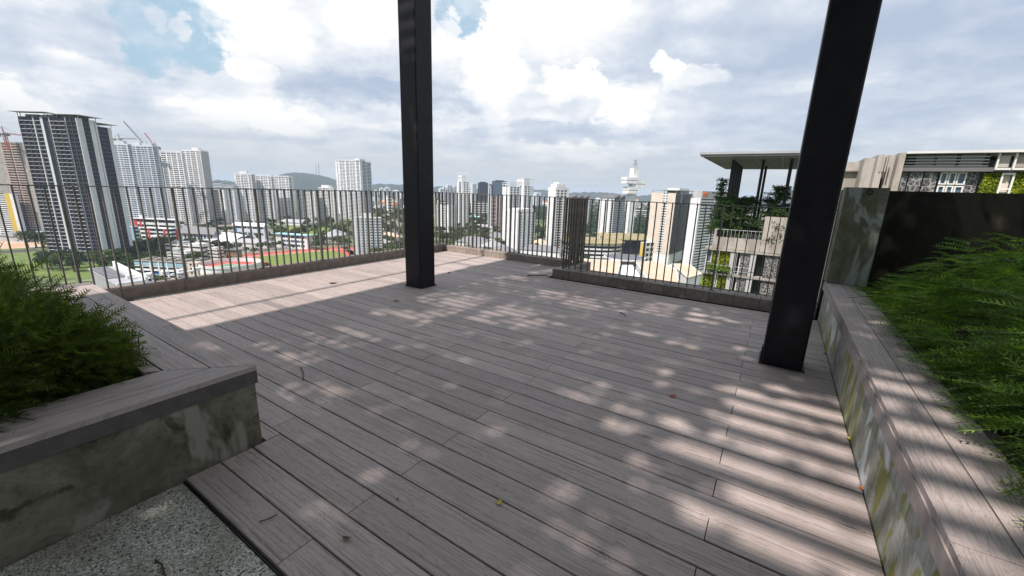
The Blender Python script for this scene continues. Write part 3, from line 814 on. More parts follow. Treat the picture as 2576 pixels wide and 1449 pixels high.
def make_right_bush():
    r = thing('fern_shrub', 'bright feathery green fern spilling over the bench planter by the dark wall', 'shrub', (1.6, 3, RCAP - .07))
    n = 8600
    x = RNG.uniform(.93, 3.1, n); y = RNG.uniform(.2, 5.55, n)
    # outline of the clump: low at the bench edge and at the far end, mounded behind
    edge = np.clip((x - .90) / .55, 0, 1) ** .6
    farf = np.clip((5.55 - y) / .9, .18, 1) ** .8
    h = (.10 + .48 * edge) * farf * (.78 + .45 * vnoise(x, y, .45, 9)) + .07
    h = np.where((y > 4.3) & (x < 1.15), h * .5, h)
    gap = vnoise(x, y, .30, 21) * .7 + vnoise(x, y, .13, 22) * .3
    h = h * np.clip((gap - .18) * 3.2, .22, 1.12)
    f = RNG.random(n) ** .45
    z = h * f
    pos = np.stack([x - 1.6, y - 3, z], 1)
    gx = np.where(x < 1.6, -.9, -.1); sway = vnoise(x, y, .6, 12) - .5
    d = np.stack([gx + RNG.normal(size=n) * .35 - .25, -.45 + sway * 1.2 + RNG.normal(size=n) * .35, .38 * f + RNG.normal(size=n) * .2], 1)
    # some shoots hang over the edge of the seat
    k = 340
    yy = RNG.uniform(.3, 4.3, k)
    pe = np.stack([np.full(k, .97 - 1.6) + RNG.uniform(-.02, .08, k), yy - 3, RNG.uniform(.06, .20, k)], 1)
    de = np.stack([-1 + RNG.normal(size=k) * .2, RNG.normal(size=k) * .4 - .2, RNG.normal(size=k) * .12 - .05], 1)
    pos = np.concatenate([pos, pe]); d = np.concatenate([d, de]); n += k
    V = sprays(pos, d, RNG.uniform(.13, .27, n), .35, n=13, w=.030, ll=.19, droop=.26)
    link('foliage', quads_mesh('foliage', V, M['bush_r']), r)
    sel = RNG.choice(len(pos), 260, replace=False)
    Vd = sprays(pos[sel] + np.array([0, 0, .01]), d[sel], RNG.uniform(.10, .22, 260), .6, n=9, w=.026, ll=.16, droop=.4)
    link('dry_fronds', quads_mesh('dry_fronds', Vd, M['dry']), r)
    st = MB()
    for j in range(22):
        b0 = np.array([RNG.uniform(-.6, .6), RNG.uniform(-2, 2.3), 0]); e = b0 + np.array([RNG.normal() * .12, RNG.normal() * .12, RNG.uniform(.2, .35)])
        st.tube([b0, (b0 + e) / 2 + RNG.normal(size=3) * .02, e], [.008, .006, .003], 5)
    st.build('stem', M['twig'], r); st = MB()
    for (a, b_) in (((-.62, 1.75, .12), (-.95, 1.7, .09)), ((-.5, 2.0, .1), (-.3, 1.9, .38)), ((-.5, 2.2, .05), (-.72, 2.1, .16)), ((-.4, 2.3, .05), (-.1, 2.2, .3))):
        a = np.array(a); b_ = np.array(b_); st.tube([a, (a + b_) / 2 + np.array([0, 0, .02]), b_], [.006, .004, .002], 5)
    st.build('bare_twigs', M['twig'], r, kind='stuff')
make_right_bush()

# ------------------------------------------------------------------ what has blown onto the deck
def dead_leaf(label, px, py, m, L=.05, a=0.0, curl=.35, name='fallen_leaf', cat='leaf', z=0.001):
    p = at_z(px, py, z)
    b = MB(); k = 5; V = []
    for i in range(k):
        t = i / (k - 1); w = .36 * math.sin(math.pi * (.08 + .9 * t)); zc = curl * (t - .5) ** 2 * 1.6
        V += [(L * (t - .5), -L * w, L * (zc + .30 * w)), (L * (t - .5), 0, L * zc + .0005), (L * (t - .5), L * w, L * (zc + .22 * w))]
    fs = []
    for i in range(k - 1):
        o = i * 3; fs += [(o, o + 3, o + 4, o + 1), (o + 1, o + 4, o + 5, o + 2)]
    b.add(V, fs); b.bar((L * .45, 0, L * curl * .4), (L * .72, L * .1, L * curl * .5), L * .03)
    o = b.build(name, m, None, True); o.location = p; o.rotation_euler = (0, 0, a)
    return tag(o, label, cat)
def twig(label, px, py, m, pts, r=.004, name='twig', cat='twig', z=.004):
    p = at_z(px, py, z)
    b = MB(); b.tube(pts, r, 5); o = b.build(name, m); o.location = p
    return tag(o, label, cat)
dead_leaf('orange-brown fallen leaf on the deck in front of the slim pillar', 998, 757, M['leaf_or'], .075, .3)
dead_leaf('small bright red fallen leaf on the deck left of the thick pillar', 1692, 997, M['leaf_red'], .05, 1.0)
dead_leaf('small yellow fallen leaf in the middle of the near deck', 1256, 1264, M['leaf_ye'], .035, 1.9)
dead_leaf('curled brown fallen leaf on the near deck boards', 872, 1357, M['leaf_br'], .032, .4, .9)
dead_leaf('greenish yellow fallen leaf against the foot of the mossy bench wall', 2138, 1104, M['leaf_ye'], .045, 1.2)
dead_leaf('dark brown fallen leaf at the edge of the sunlit deck', 838, 713, M['leaf_br'], .11, 1.0, .3)
dead_leaf('brown fallen leaf at the foot of the bench wall beside the thick pillar', 2077, 890, M['leaf_br'], .05, .5)
dead_leaf('reddish fallen leaf in the gap below the bench wall', 2170, 1230, M['leaf_or'], .04, 2.0)
dead_leaf('tiny dark fallen leaf alone on the near boards', 1000, 1256, M['leaf_br'], .016, 2.0)
dead_leaf('dark crumpled leaf on the shaded deck right of the slim pillar', 1130, 687, M['leaf_br'], .06, 2.0, .8)
twig('thin straight twig lying across the deck boards left of centre', 756, 939, M['twig'], [(-.10, .06, 0), (0, .02, .003), (.12, -.05, 0)], .003)
twig('short curved dark twig on the nearest deck board', 676, 1303, M['twig'], [(-.012, -.03, 0), (.006, -.012, .004), (.012, .008, .004), (.008, .028, 0)], .0025)
twig('forked dry twig on the pebble floor', 390, 1436, M['twig'], [(-.07, .02, -.012), (-.02, .025, -.008), (.04, .015, -.008), (.09, -.01, -.012)], .003, z=0.0)
twig('small twig on the deck in front of the railing gap', 1568, 790, M['twig'], [(-.06, .05, 0), (0, 0, .005), (.05, -.06, 0)], .004)
twig('dark metal strip poking out from the corner of the stepped kerb', 1352, 694, M['steel'], [(-.12, -.12, .01), (.18, .02, .035)], .008, 'metal_strip', 'metal strip')
# ------------------------------------------------------------------ the city below: ground 74 m under the deck
GZ = -74.0
FOOT = []          # footprints, so that no tree grows through a house
def blocked(x, y, pad=3.0):
    for (c, u, v, a, b) in FOOT:
        q = np.array([x, y]) - c; p, r = q @ u, q @ v
        if -pad < p < a + pad and -pad < r < b + pad: return True
    return False
def gpix(x, y, z=GZ): return at_z(x, y, z)

UNIT = {}
def unit_box(m):
    if m.name not in UNIT:
        b = MB(); b.bx(-.5, .5, -.5, .5, 0, 1); UNIT[m.name] = b.mesh('pane', m)
    return UNIT[m.name]

class Bld:
    """a building: local x runs along its right-hand face, local y along its left-hand face, origin at the near corner"""
    def __init__(s, name, label, cat, C, u, group=None):
        s.root = thing(name, label, cat, (C[0], C[1], C[2]), math.atan2(u[1], u[0]), group)
        s.p = {}; s.nwin = 0
    def mb(s, part, m):
        if (part, m.name) not in s.p: s.p[(part, m.name)] = (MB(), m)
        return s.p[(part, m.name)][0]
    def done(s, stuff=('windows', 'balconies', 'spandrels')):
        for (part, _), (b, m) in s.p.items():
            if b.nv: b.build(part, m, s.root, kind='stuff' if part in stuff else None)

def facade(B, o, u, n, W, H, floors, cols, wall, glass, z0=0.0, indiv=False, t=.5, sp=.44, blc=None, under=None):
    """cols: list of (kind, weight, material or None)
    p solid pier, w window with a spandrel under it, l projecting ledge over a glass strip, b balcony, g glass strip with thin floor lines, d dark slot"""
    o = np.asarray(o, float); u = np.asarray(u, float); n = np.asarray(n, float); Z = np.array([0, 0, 1.])
    tot = sum(c[1] for c in cols); fh = (H - z0) / floors
    a = 0.0; ang = math.atan2(u[1], u[0])
    for c in cols:
        k, wt = c[0], c[1]; w = W * wt / tot; q = o + u * a; a += w
        cm = c[2] if len(c) > 2 and c[2] is not None else None
        spx = c[3] if len(c) > 3 else sp
        if k == 'p':
            B.mb('wall', cm or wall).box(q - n * t + Z * z0, u * w, n * t, Z * (H - z0))
        elif k == 'w':
            S = B.mb('wall', cm or wall); G = B.mb('windows', glass)
            for f in range(floors):
                z = z0 + f * fh
                S.box(q - n * t + Z * z, u * w, n * (t - .04), Z * fh * spx)
                if indiv and B.nwin < 300:
                    ctr = q + u * (w / 2) - n * (t - .10)
                    link('window', unit_box(glass), B.root, (*(ctr[:2]), z + fh * spx), ang, (w, .12, fh * (1 - spx))); B.nwin += 1
                else:
                    G.box(q - n * (t - .02) + Z * (z + fh * spx), u * w, n * .12, Z * fh * (1 - spx))
        elif k == 'l':
            S = B.mb('ledges', cm or M['white']); G = B.mb('windows', glass)
            G.box(q - n * t + Z * z0, u * w, n * .1, Z * (H - z0))
            for f in range(floors):
                z = z0 + f * fh
                if indiv and B.nwin < 300:
                    ctr = q + u * (w / 2) - n * .12
                    link('ledge', unit_box(cm or M['white']), B.root, (*(ctr[:2]), z), ang, (w, .8, .26)); B.nwin += 1
                else:
                    S.box(q - n * t + Z * z, u * w, n * (t + .8), Z * .30)
        elif k == 'b':
            S = B.mb('balconies', cm or wall); G = B.mb('windows', glass)
            G.box(q - n * t + Z * z0, u * w, n * .1, Z * (H - z0))
            for f in range(floors):
                z = z0 + f * fh
                S.box(q - n * t + Z * z, u * w, n * (t + 1.1), Z * .2)
                S.box(q + n * .98 + Z * (z + .2), u * w, n * .12, Z * 1.0)
        elif k == 'g':
            G = B.mb('windows', glass); S = B.mb('spandrels', cm or wall)
            G.box(q - n * t + Z * z0, u * w, n * (t - .1), Z * (H - z0))
            for f in range(floors):
                S.box(q - n * .099 + Z * (z0 + f * fh), u * w, n * .11, Z * fh * spx)
        elif k == 'd':
            B.mb('recess', cm or M['navy']).box(q - n * (t + .3) + Z * z0, u * w, n * .35, Z * (H - z0))

def corner_solve(xl, xc, xr, yrow, d, rot, z=GZ):
    """near corner at distance d in the direction of column xc; face widths so that the ends fall on columns xl and xr"""
    rr = rad(rot); u = RH[:2] * math.cos(rr) + FH[:2] * math.sin(rr); v = np.array([-u[1], u[0]])
    C = at_d(xc, yrow, d)[:2]
    def hit(dirv, col):
        r_ = ray(col, yrow)[:2]; A = np.array([[dirv[0], -r_[0]], [dirv[1], -r_[1]]])
        return float(np.linalg.solve(A, -C)[0])
    w2 = hit(u, xr) if xr is not None else None
    w1 = hit(v, xl) if xl is not None else None
    return np.array([C[0], C[1], z]), u, v, w1, w2

def dist_of(x, y, z=GZ):
    p = at_z(x, y, z); return math.hypot(p[0], p[1])
def height_of(xc, ytop, d, z=GZ): return at_d(xc, ytop, d)[2] - z

def tower(name, label, xl, xc, xr, ytop, base=None, d=None, rot=45, L=None, R=None, floors=30, wall='white', glass='glass', core=None, roof=('parapet',), group=None, indiv=False,
          yrow=None, w1=None, w2=None, cat='apartment tower', z0=0.0, sp=.44, t=.5, gz=GZ):
    if d is None: d = dist_of(*base, gz)
    C, u, v, a1, a2 = corner_solve(xl, xc, xr, yrow or ytop, d, rot, gz)
    w1 = w1 or a1; w2 = w2 or a2
    w1 = min(max(w1 or 12, 5), 90); w2 = min(max(w2 or 12, 5), 90)
    H = height_of(xc, ytop, d, gz)
    B = Bld(name, label, cat, C, u, group)
    wm, gm = M[wall], M[glass]
    L = L or [('p', 1)]; R = R or [('p', 1)]
    cb = B.mb('core', M[core] if core else gm); cb.bx(t, w2 - .01, t, w1 - .01, 0, H - .1)
    # far sides, not faced to us: plain wall
    B.mb('wall', wm).bx(w2 - .3, w2, 0, w1, 0, H - .05); B.mb('wall', wm).bx(0, w2 - .3, w1 - .3, w1, 0, H - .05)
    facade(B, (0, 0, 0), (1, 0, 0), (0, -1, 0), w2 - .3, H, floors, R, wm, gm, z0, indiv, t, sp)
    facade(B, (0, w1 - .3, 0), (0, -1, 0), (-1, 0, 0), w1 - .3 - t, H, floors, L, wm, gm, z0, indiv, t, sp)
    if z0 > 0: B.mb('podium', wm).bx(.3, w2 - .3, .3, w1 - .3, 0, z0)
    for r in roof:
        k = r[0]
        if k == 'parapet':
            q = B.mb('roof', wm); h = r[1] if len(r) > 1 else 1.2
            q.bx(-.1, w2 + .1, -.1, .25, H, H + h); q.bx(-.1, w2 + .1, w1 - .25, w1 + .1, H, H + h); q.bx(-.1, .25, .26, w1 - .26, H, H + h); q.bx(w2 - .25, w2 + .1, .26, w1 - .26, H, H + h)
            q.bx(.26, w2 - .26, .26, w1 - .26, H - .1, H + .2)
        elif k == 'tank':      # fx0 fx1 fy0 fy1 height [material]
            B.mb('roof_tank', M[r[6]] if len(r) > 6 else wm).bx(r[1] * w2, r[2] * w2, r[3] * w1, r[4] * w1, H + .2, H + r[5])
        elif k == 'frame':     # open crown of posts and beams
            q = B.mb('crown_frame', wm); h = r[1]; nx, ny = r[2], r[3]; s_ = .5
            for i in range(nx + 1):
                x = (w2 - s_) * i / nx
                for y in (0, w1 - s_): q.bx(x, x + s_, y, y + s_, H, H + h)
            for j in range(1, ny):
                y = (w1 - s_) * j / ny
                for x in (0, w2 - s_): q.bx(x, x + s_, y, y + s_, H, H + h)
            for z in (H + h * .5, H + h):
                q.bx(0, w2, -.02, s_ + .02, z, z + .6); q.bx(0, w2, w1 - s_ - .02, w1 + .02, z, z + .6); q.bx(-.02, s_ + .02, s_ + .03, w1 - s_ - .03, z, z + .6); q.bx(w2 - s_ - .02, w2 + .02, s_ + .03, w1 - s_ - .03, z, z + .6)
        elif k == 'slab':      # thin projecting roof plate held above the top
            e, zz = r[1], r[2]; q = B.mb('roof_plate', M[r[3]] if len(r) > 3 else wm)
            q.bx(-e, w2 + e, -e, w1 + e, H + zz, H + zz + .6)
            for (x, y) in ((.5, .5), (w2 - 1, .5), (.5, w1 - 1), (w2 - 1, w1 - 1), (w2 / 2, .5), (.5, w1 / 2)): B.mb('roof', wm).bx(x, x + .5, y, y + .5, H, H + zz)
        elif k == 'slant':     # dark slanting roof screens
            q = B.mb('roof_screen', M['dgrey']); n_ = r[2]
            for i in range(n_):
                x0, x1 = w2 * i / n_, w2 * (i + 1) / n_ - .4
                q.add([(x0, 0, H), (x1, 0, H), (x1, w1, H), (x0, w1, H), (x0, 0, H + r[1] * .25), (x1, 0, H + r[1]), (x1, w1, H + r[1]), (x0, w1, H + r[1] * .25)],
                      [(0, 3, 2, 1), (4, 5, 6, 7), (0, 1, 5, 4), (1, 2, 6, 5), (2, 3, 7, 6), (3, 0, 4, 7)])
    B.w1, B.w2, B.H = w1, w2, H
    FOOT.append((C[:2], u, v, w2, w1))
    return B

P_ = lambda w=1, m=None: ('p', w, m)
def W_(w=1, s=.44, m=None): return ('w', w, m, s)
def rep(x, n): return list(x) * n

G_ROW = 'tall flats beyond the sports field'
# --- left edge
tower('apartment_block', 'white slab block with a mustard-yellow vertical stripe at the left edge of view', -60, 30, 34, 487, base=(40, 604), rot=88,
      L=[W_(6, .5), P_(.4), W_(6, .5), P_(2.2, M['yellow']), P_(1.2)], R=[P_(1)], floors=22).done()
B = tower('unfinished_tower', 'bare concrete tower under construction with open pinkish floors, left of the dark tower', -30, 66, 80, 362, base=(75, 604), rot=86,
      L=[P_(3, M['conc']), P_(.3, M['scaff']), ('b', 2.2, M['scaff']), P_(.25, M['scaff']), ('b', 2.2, M['scaff']), P_(1.8, M['conc'])], R=[P_(1, M['conc'])], floors=38, wall='conc', glass='dgrey', roof=(('parapet', 1.5),)); B.done()

def make_dark_tower():
    d = dist_of(125, 672)
    C, u, v, w1, w2 = corner_solve(43, 190, 240, 296, d, 88)
    H = height_of(190, 296, d)
    B = Bld('dark_glass_tower', 'tall dark glass apartment tower with white ledges, pale fins and thin flat roof plates', 'apartment tower', C, u)
    nv = M['navy']; fin = M['fin']
    B.mb('core', nv).bx(.6, w2, .6, w1, 0, H)
    fl = 37
    facade(B, (0, w1, 0), (0, -1, 0), (-1, 0, 0), w1 - .6, H, fl,
           [('l', 36), P_(2.2, fin), ('l', 16), P_(6, fin), ('d', 15), P_(1.2, fin), ('l', 38), P_(1.2, fin), ('l', 12, M['dgrey']), P_(.8, M['dgrey']), ('l', 12, M['dgrey'])], fin, nv, indiv=True, t=.6)  # dark grey ledges paint in the dimness of the unlit right-hand bays
    facade(B, (0, 0, 0), (1, 0, 0), (0, -1, 0), w2 * .62, H, fl, [P_(3.2, fin), ('d', .35), P_(1.3, fin), ('d', .3), P_(1.3, fin), ('g', 7.5, M['dgrey'], .1)], fin, nv, t=.6)
    facade(B, (w2 * .62, 0, 0), (1, 0, 0), (0, -1, 0), w2 * .38, H, fl, [P_(3, fin), ('d', .4), P_(1.2, fin)], fin, nv, t=.6)
    # glazed fascia behind the ledges and balcony dividers
    for (a, b_) in ((.02, .30), (.52, .80)):
        q = B.mb('balcony_divider', M['dgrey'])
        for k in range(4):
            y = w1 * (1 - (a + (b_ - a) * k / 3)); q.bx(-.5, .3, y - .12, y + .12, 0, H - 3)
    # the lower wing stepping back behind
    C2, _, _, _, w3 = corner_solve(None, 240, 266, 318, d + w2 * .9, 88)
    H2 = height_of(240, 318, d + w2 * .9); x0 = w2 + .02; x1 = w2 + max(12, min(w3, 40))
    B.mb('core', nv).bx(x0, x1, .5, w1 * .6, 0, H2)
    facade(B, (x0, 0, 0), (1, 0, 0), (0, -1, 0), x1 - x0, H2, 33, [('g', 6, M['dgrey'], .1), P_(2.2, fin)], fin, nv, t=.6)
    rp = M['grey']
    for (a0, a1, b0, b1, z) in ((-2.5, w2 * .35, w1 * .46, w1 + 4, H + 3.4), (-1.2, w2 + 3, -3, w1 * .44, H + 2.2), (x0 - 1, x1 + 4, -2.5, w1 * .55, H2 + 2.6)):
        B.mb('roof_plate', rp).bx(a0, a1, b0, b1, z, z + .35)
        q = B.mb('roof_post', fin); zb = (H2 if a0 > w2 * .8 else H)
        for x in (a0 + 2.8, a1 - 3.4):
            for y in (b0 + 3, b1 - 4.5): q.bx(x, x + .35, y, y + .35, zb, z)
    for z in range(3):
        B.mb('roof', M['dgrey']).bx(2, w2 - 2, w1 * (.08 + .3 * z), w1 * (.30 + .3 * z), H, H + 2)
    B.mb('canopy', M['lblue']).bx(x1, x1 + 14, -9, 4, 7, 7.5)
    B.done()
make_dark_tower()

def crane(label, px, py, d, mast_h, kind, m, ang, jl, z_foot):
    p = at_d(px, py, d); r = thing('tower_crane', label, 'crane', (p[0], p[1], z_foot), ang, 'tower cranes on the unfinished towers')
    top = p[2] - z_foot; s = 1.1
    b = MB()
    for sx in (-s, s):
        for sy in (-s, s): b.bar((sx, sy, 0), (sx, sy, top), .38)
    k = 0; z = 0
    while z < top - 2:
        z2 = min(z + 2.6, top); q = 1 if k % 2 else -1
        for sy in (-s, s): b.bar((-s * q, sy, z), (s * q, sy, z2), .24)
        for sx in (-s, s): b.bar((sx, -s * q, z), (sx, s * q, z2), .24)
        z = z2; k += 1
    b.build('mast', m, r)
    c = MB(); c.bx(-1.6, 1.6, -1.6, 1.6, top, top + 1.2); c.bx(1.7, 3.6, -2.2, .2, top - .6, top + 2); c.build('cab', M['crane_g'], r)
    j = MB(); lean = 0.9 if kind == 'luff' else 0.0
    e = np.array([jl * math.cos(lean), 0, top + 2 + jl * math.sin(lean)]); a = np.array([0, 0, top + 1.4])
    nrm = np.array([-math.sin(lean), 0, math.cos(lean)])
    for off in (np.array([0, .8, 0]), np.array([0, -.8, 0]), nrm * 1.6): j.bar(a + off, e + off * .4, .32)
    for i in range(9):
        t0, t1 = i / 9, (i + 1) / 9; q0 = a + (e - a) * t0; q1 = a + (e - a) * t1
        j.bar(q0 + np.array([0, .8, 0]), q1 + nrm * 1.4, .2); j.bar(q0 + np.array([0, -.8, 0]), q1 + nrm * 1.4, .2)
    j.build('jib', m, r)
    w = MB(); w.bx(-9, -1.7, -1.2, 1.2, top + 1, top + 1.6); w.bx(-9.5, -6.5, -1.6, 1.6, top - 2.2, top + .9); w.build('counterweight', M['crane_g'], r)
    f = MB(); f.bar((-1, 0, top + 1.3), (-1.5, 0, top + 9), .5); f.bar((1, 0, top + 1.3), (-1.5, 0, top + 9), .35)
    f.bar((-1.5, 0, top + 9), e + (np.array([0, 0, 1.6])) - (e - a) * .25, .16); f.bar((-1.5, 0, top + 9), (-8, 0, top + 1.6), .2)
    f.build('head_frame', m, r)

dU = dist_of(75, 604)
crane('red and grey tower crane rising above the pinkish unfinished tower', 12, 340, dU + 8, 0, 'flat', M['crane_r'], 2.4, 22, GZ + 100)

# --- blue-grey twins and their neighbours
twL = [W_(1.3, .5), P_(.35), W_(1.3, .45), W_(1.3, .45), P_(.9), W_(1.4, .45), P_(.3)]
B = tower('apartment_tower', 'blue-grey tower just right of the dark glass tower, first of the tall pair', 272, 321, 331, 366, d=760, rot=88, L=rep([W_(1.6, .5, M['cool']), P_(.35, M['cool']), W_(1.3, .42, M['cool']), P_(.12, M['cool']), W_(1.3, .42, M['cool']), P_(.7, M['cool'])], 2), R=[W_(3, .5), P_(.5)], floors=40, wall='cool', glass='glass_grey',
          roof=(('parapet', 2), ('tank', .1, .9, .2, .8, 6)), indiv=False); B.done()
B = tower('apartment_tower', 'blue-grey tower beneath the two luffing cranes, second of the tall pair', 324, 384, 398, 370, d=800, rot=88, L=rep([W_(1.5, .42, M['cool']), P_(.2, M['cool']), W_(1.5, .42, M['cool']), P_(.5, M['cool']), W_(2.2, .35, M['cool']), P_(.3, M['cool'])], 2), R=[W_(2, .5), P_(.8)], floors=40, wall='cool', glass='glass_grey',
          roof=(('parapet', 2.2), ('tank', .1, .9, .05, .45, 5), ('tank', .1, .9, .55, .95, 6.5))); B.done()
B = tower('unfinished_tower', 'dark reddish unfinished tower squeezed between the blue-grey and the white towers', 384, 404, 412, 392, d=900, rot=86, L=[('b', 2, M['brownb']), P_(.3, M['brownb']), ('b', 2, M['brownb'])], R=[P_(1, M['brownb'])], floors=36, wall='brownb', glass='dgrey'); B.done()
crane('grey-green flat tower crane left of the blue-grey pair of towers', 302, 352, 900, 0, 'flat', M['crane_g'], YAW + .1, 24, GZ + 90)
crane('slender luffing crane with a long raised jib over the blue-grey towers', 368, 372, 880, 0, 'luff', M['crane_g'], YAW + math.pi, 46, GZ + 90)
crane('red-masted luffing crane over the reddish unfinished tower', 390, 372, 890, 0, 'luff', M['crane_r'], YAW + math.pi - .2, 26, GZ + 90)
wl = [P_(.3), W_(1.5, .45), P_(.15), W_(1.5, .45), P_(.9), W_(1.1, .45), P_(.15), W_(1.1, .45), P_(.4)]
B = tower('apartment_tower', 'bright white tower with many window rows, right of the cranes', 403, 456, 462, 386, d=860, rot=88, L=wl + wl, R=[P_(1), W_(.5), P_(.6)], floors=36, roof=(('frame', 3.4, 2, 9),)); B.done()
B = tower('apartment_tower', 'pair-topped white tower with a plain grey flank, taller neighbour of the white one', 458, 504, 524, 381, d=890, rot=86, L=wl[2:] + wl, R=[P_(2, M['grey']), W_(.35), P_(.7, M['grey']), W_(.35), P_(1.6, M['grey'])], floors=37, roof=(('parapet', 2), ('tank', .1, .6, .15, .5, 6))); B.done()
# lower white slabs in front
hs = [P_(.5), W_(2.4, .48), P_(.25), W_(.8, .5), P_(.6), W_(.8, .5), P_(.25)]
B = tower('apartment_block', 'mid-height white slab block below the white towers, behind the school', 438, 508, 520, 480, base=(500, 560), rot=87, L=hs * 2, R=[W_(1, .4), P_(.6)], floors=21, indiv=True, sp=.46); B.done()
B = tower('apartment_block', 'white slab block with a stepped stair shaft, right of the mid-height slab', 520, 562, 574, 478, base=(545, 563), rot=87, L=[W_(.8, .5), P_(.4), W_(2.2, .46), P_(.4), W_(.8, .5), P_(.5)], R=[P_(1), W_(.6), P_(.6)], floors=21, indiv=True); B.done()
B = tower('apartment_block', 'narrow grey-white block left of the cluster with rounded tops', 574, 588, 594, 480, d=980, rot=80, L=[P_(.5), W_(1, .5), P_(.5)], R=[P_(1)], floors=22, wall='cool'); B.done()
for i, (a, b_, c, y, lab) in enumerate([(527, 556, 560, 459, 'distant low white block right of the pair-topped tower'), (556, 584, 588, 463, 'distant low white block left of the clustered towers')]):
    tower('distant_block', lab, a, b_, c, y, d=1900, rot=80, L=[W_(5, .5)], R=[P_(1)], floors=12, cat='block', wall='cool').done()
cl = [W_(1.2, .46), P_(.2), W_(1.2, .46), P_(.7), W_(1.5, .4), P_(.35)]
B = tower('apartment_tower', 'first of three joined white towers left of the hill, with the pale end', 588, 632, 641, 440, base=(620, 562), rot=84, L=[P_(1.2)] + cl * 2, R=[P_(1, M['grey']), W_(.5), P_(.6, M['grey'])], floors=30, glass='glass_grey', roof=(('parapet', 1.6), ('tank', .2, .8, .3, .7, 6.5))); B.done()
B = tower('apartment_tower', 'middle of three joined white towers left of the hill', 643, 682, 688, 445, base=(665, 562), rot=83, L=cl * 2, R=[P_(1, M['grey']), W_(.6), P_(.6)], floors=29, glass='glass_grey', roof=(('frame', 2.6, 2, 6),)); B.done()
B = tower('apartment_tower', 'last of three joined white towers, in front of the hill slope', 689, 726, 737, 447, base=(706, 560), rot=82, L=cl * 2, R=[W_(1, .5), P_(.5)], floors=29, glass='glass_grey', roof=(('frame', 2.6, 2, 6),)); B.done()
B = tower('apartment_block', 'lower white slab with shaded bays, left half of the pair under the hill', 742, 790, 800, 482, base=(775, 560), rot=80, L=[P_(.6)] + cl * 2, R=[P_(.8), W_(.6), P_(.6)], floors=23); B.done()
B = tower('apartment_block', 'lower white slab with stepped roof, right half of the pair under the hill', 800, 838, 848, 474, base=(825, 560), rot=79, L=cl * 2, R=[P_(.6), W_(.6), P_(.6)], floors=24, roof=(('parapet', 1.4), ('tank', .1, .9, .3, .8, 6))); B.done()
B = tower('apartment_tower', 'tall slim white tower standing alone just left of the slim black pillar', 843, 905, 933, 406, base=(890, 552), rot=72, L=[P_(.8), W_(.5, .4), P_(.8)] + cl * 2, R=[P_(1.1), W_(2.2, .35), P_(.2), W_(2.2, .35), P_(.2)], floors=41, glass='glass_grey', roof=(('frame', 2.6, 3, 8), ('tank', .02, .5, .02, .22, 6))); B.done()
# the near slab by the running track
B = tower('apartment_block', 'white slab block by the running track with dark square windows and a grey stair flank', 868, 887, 961, 549, base=(890, 652), rot=18,
      R=[P_(1.4)] + [P_(.35, M['cool']), W_(.55, .55, M['cool']), P_(.25, M['cool']), W_(.55, .55, M['cool']), P_(.8, M['cool']), W_(1.1, .55, M['cool']), P_(.6, M['cool'])] * 3, L=[('b', 2, M['grey']), P_(.3, M['grey'])], floors=15, glass='glass', indiv=True, roof=(('parapet', 1.2), ('tank', .3, .62, .2, .8, 5))); B.done()

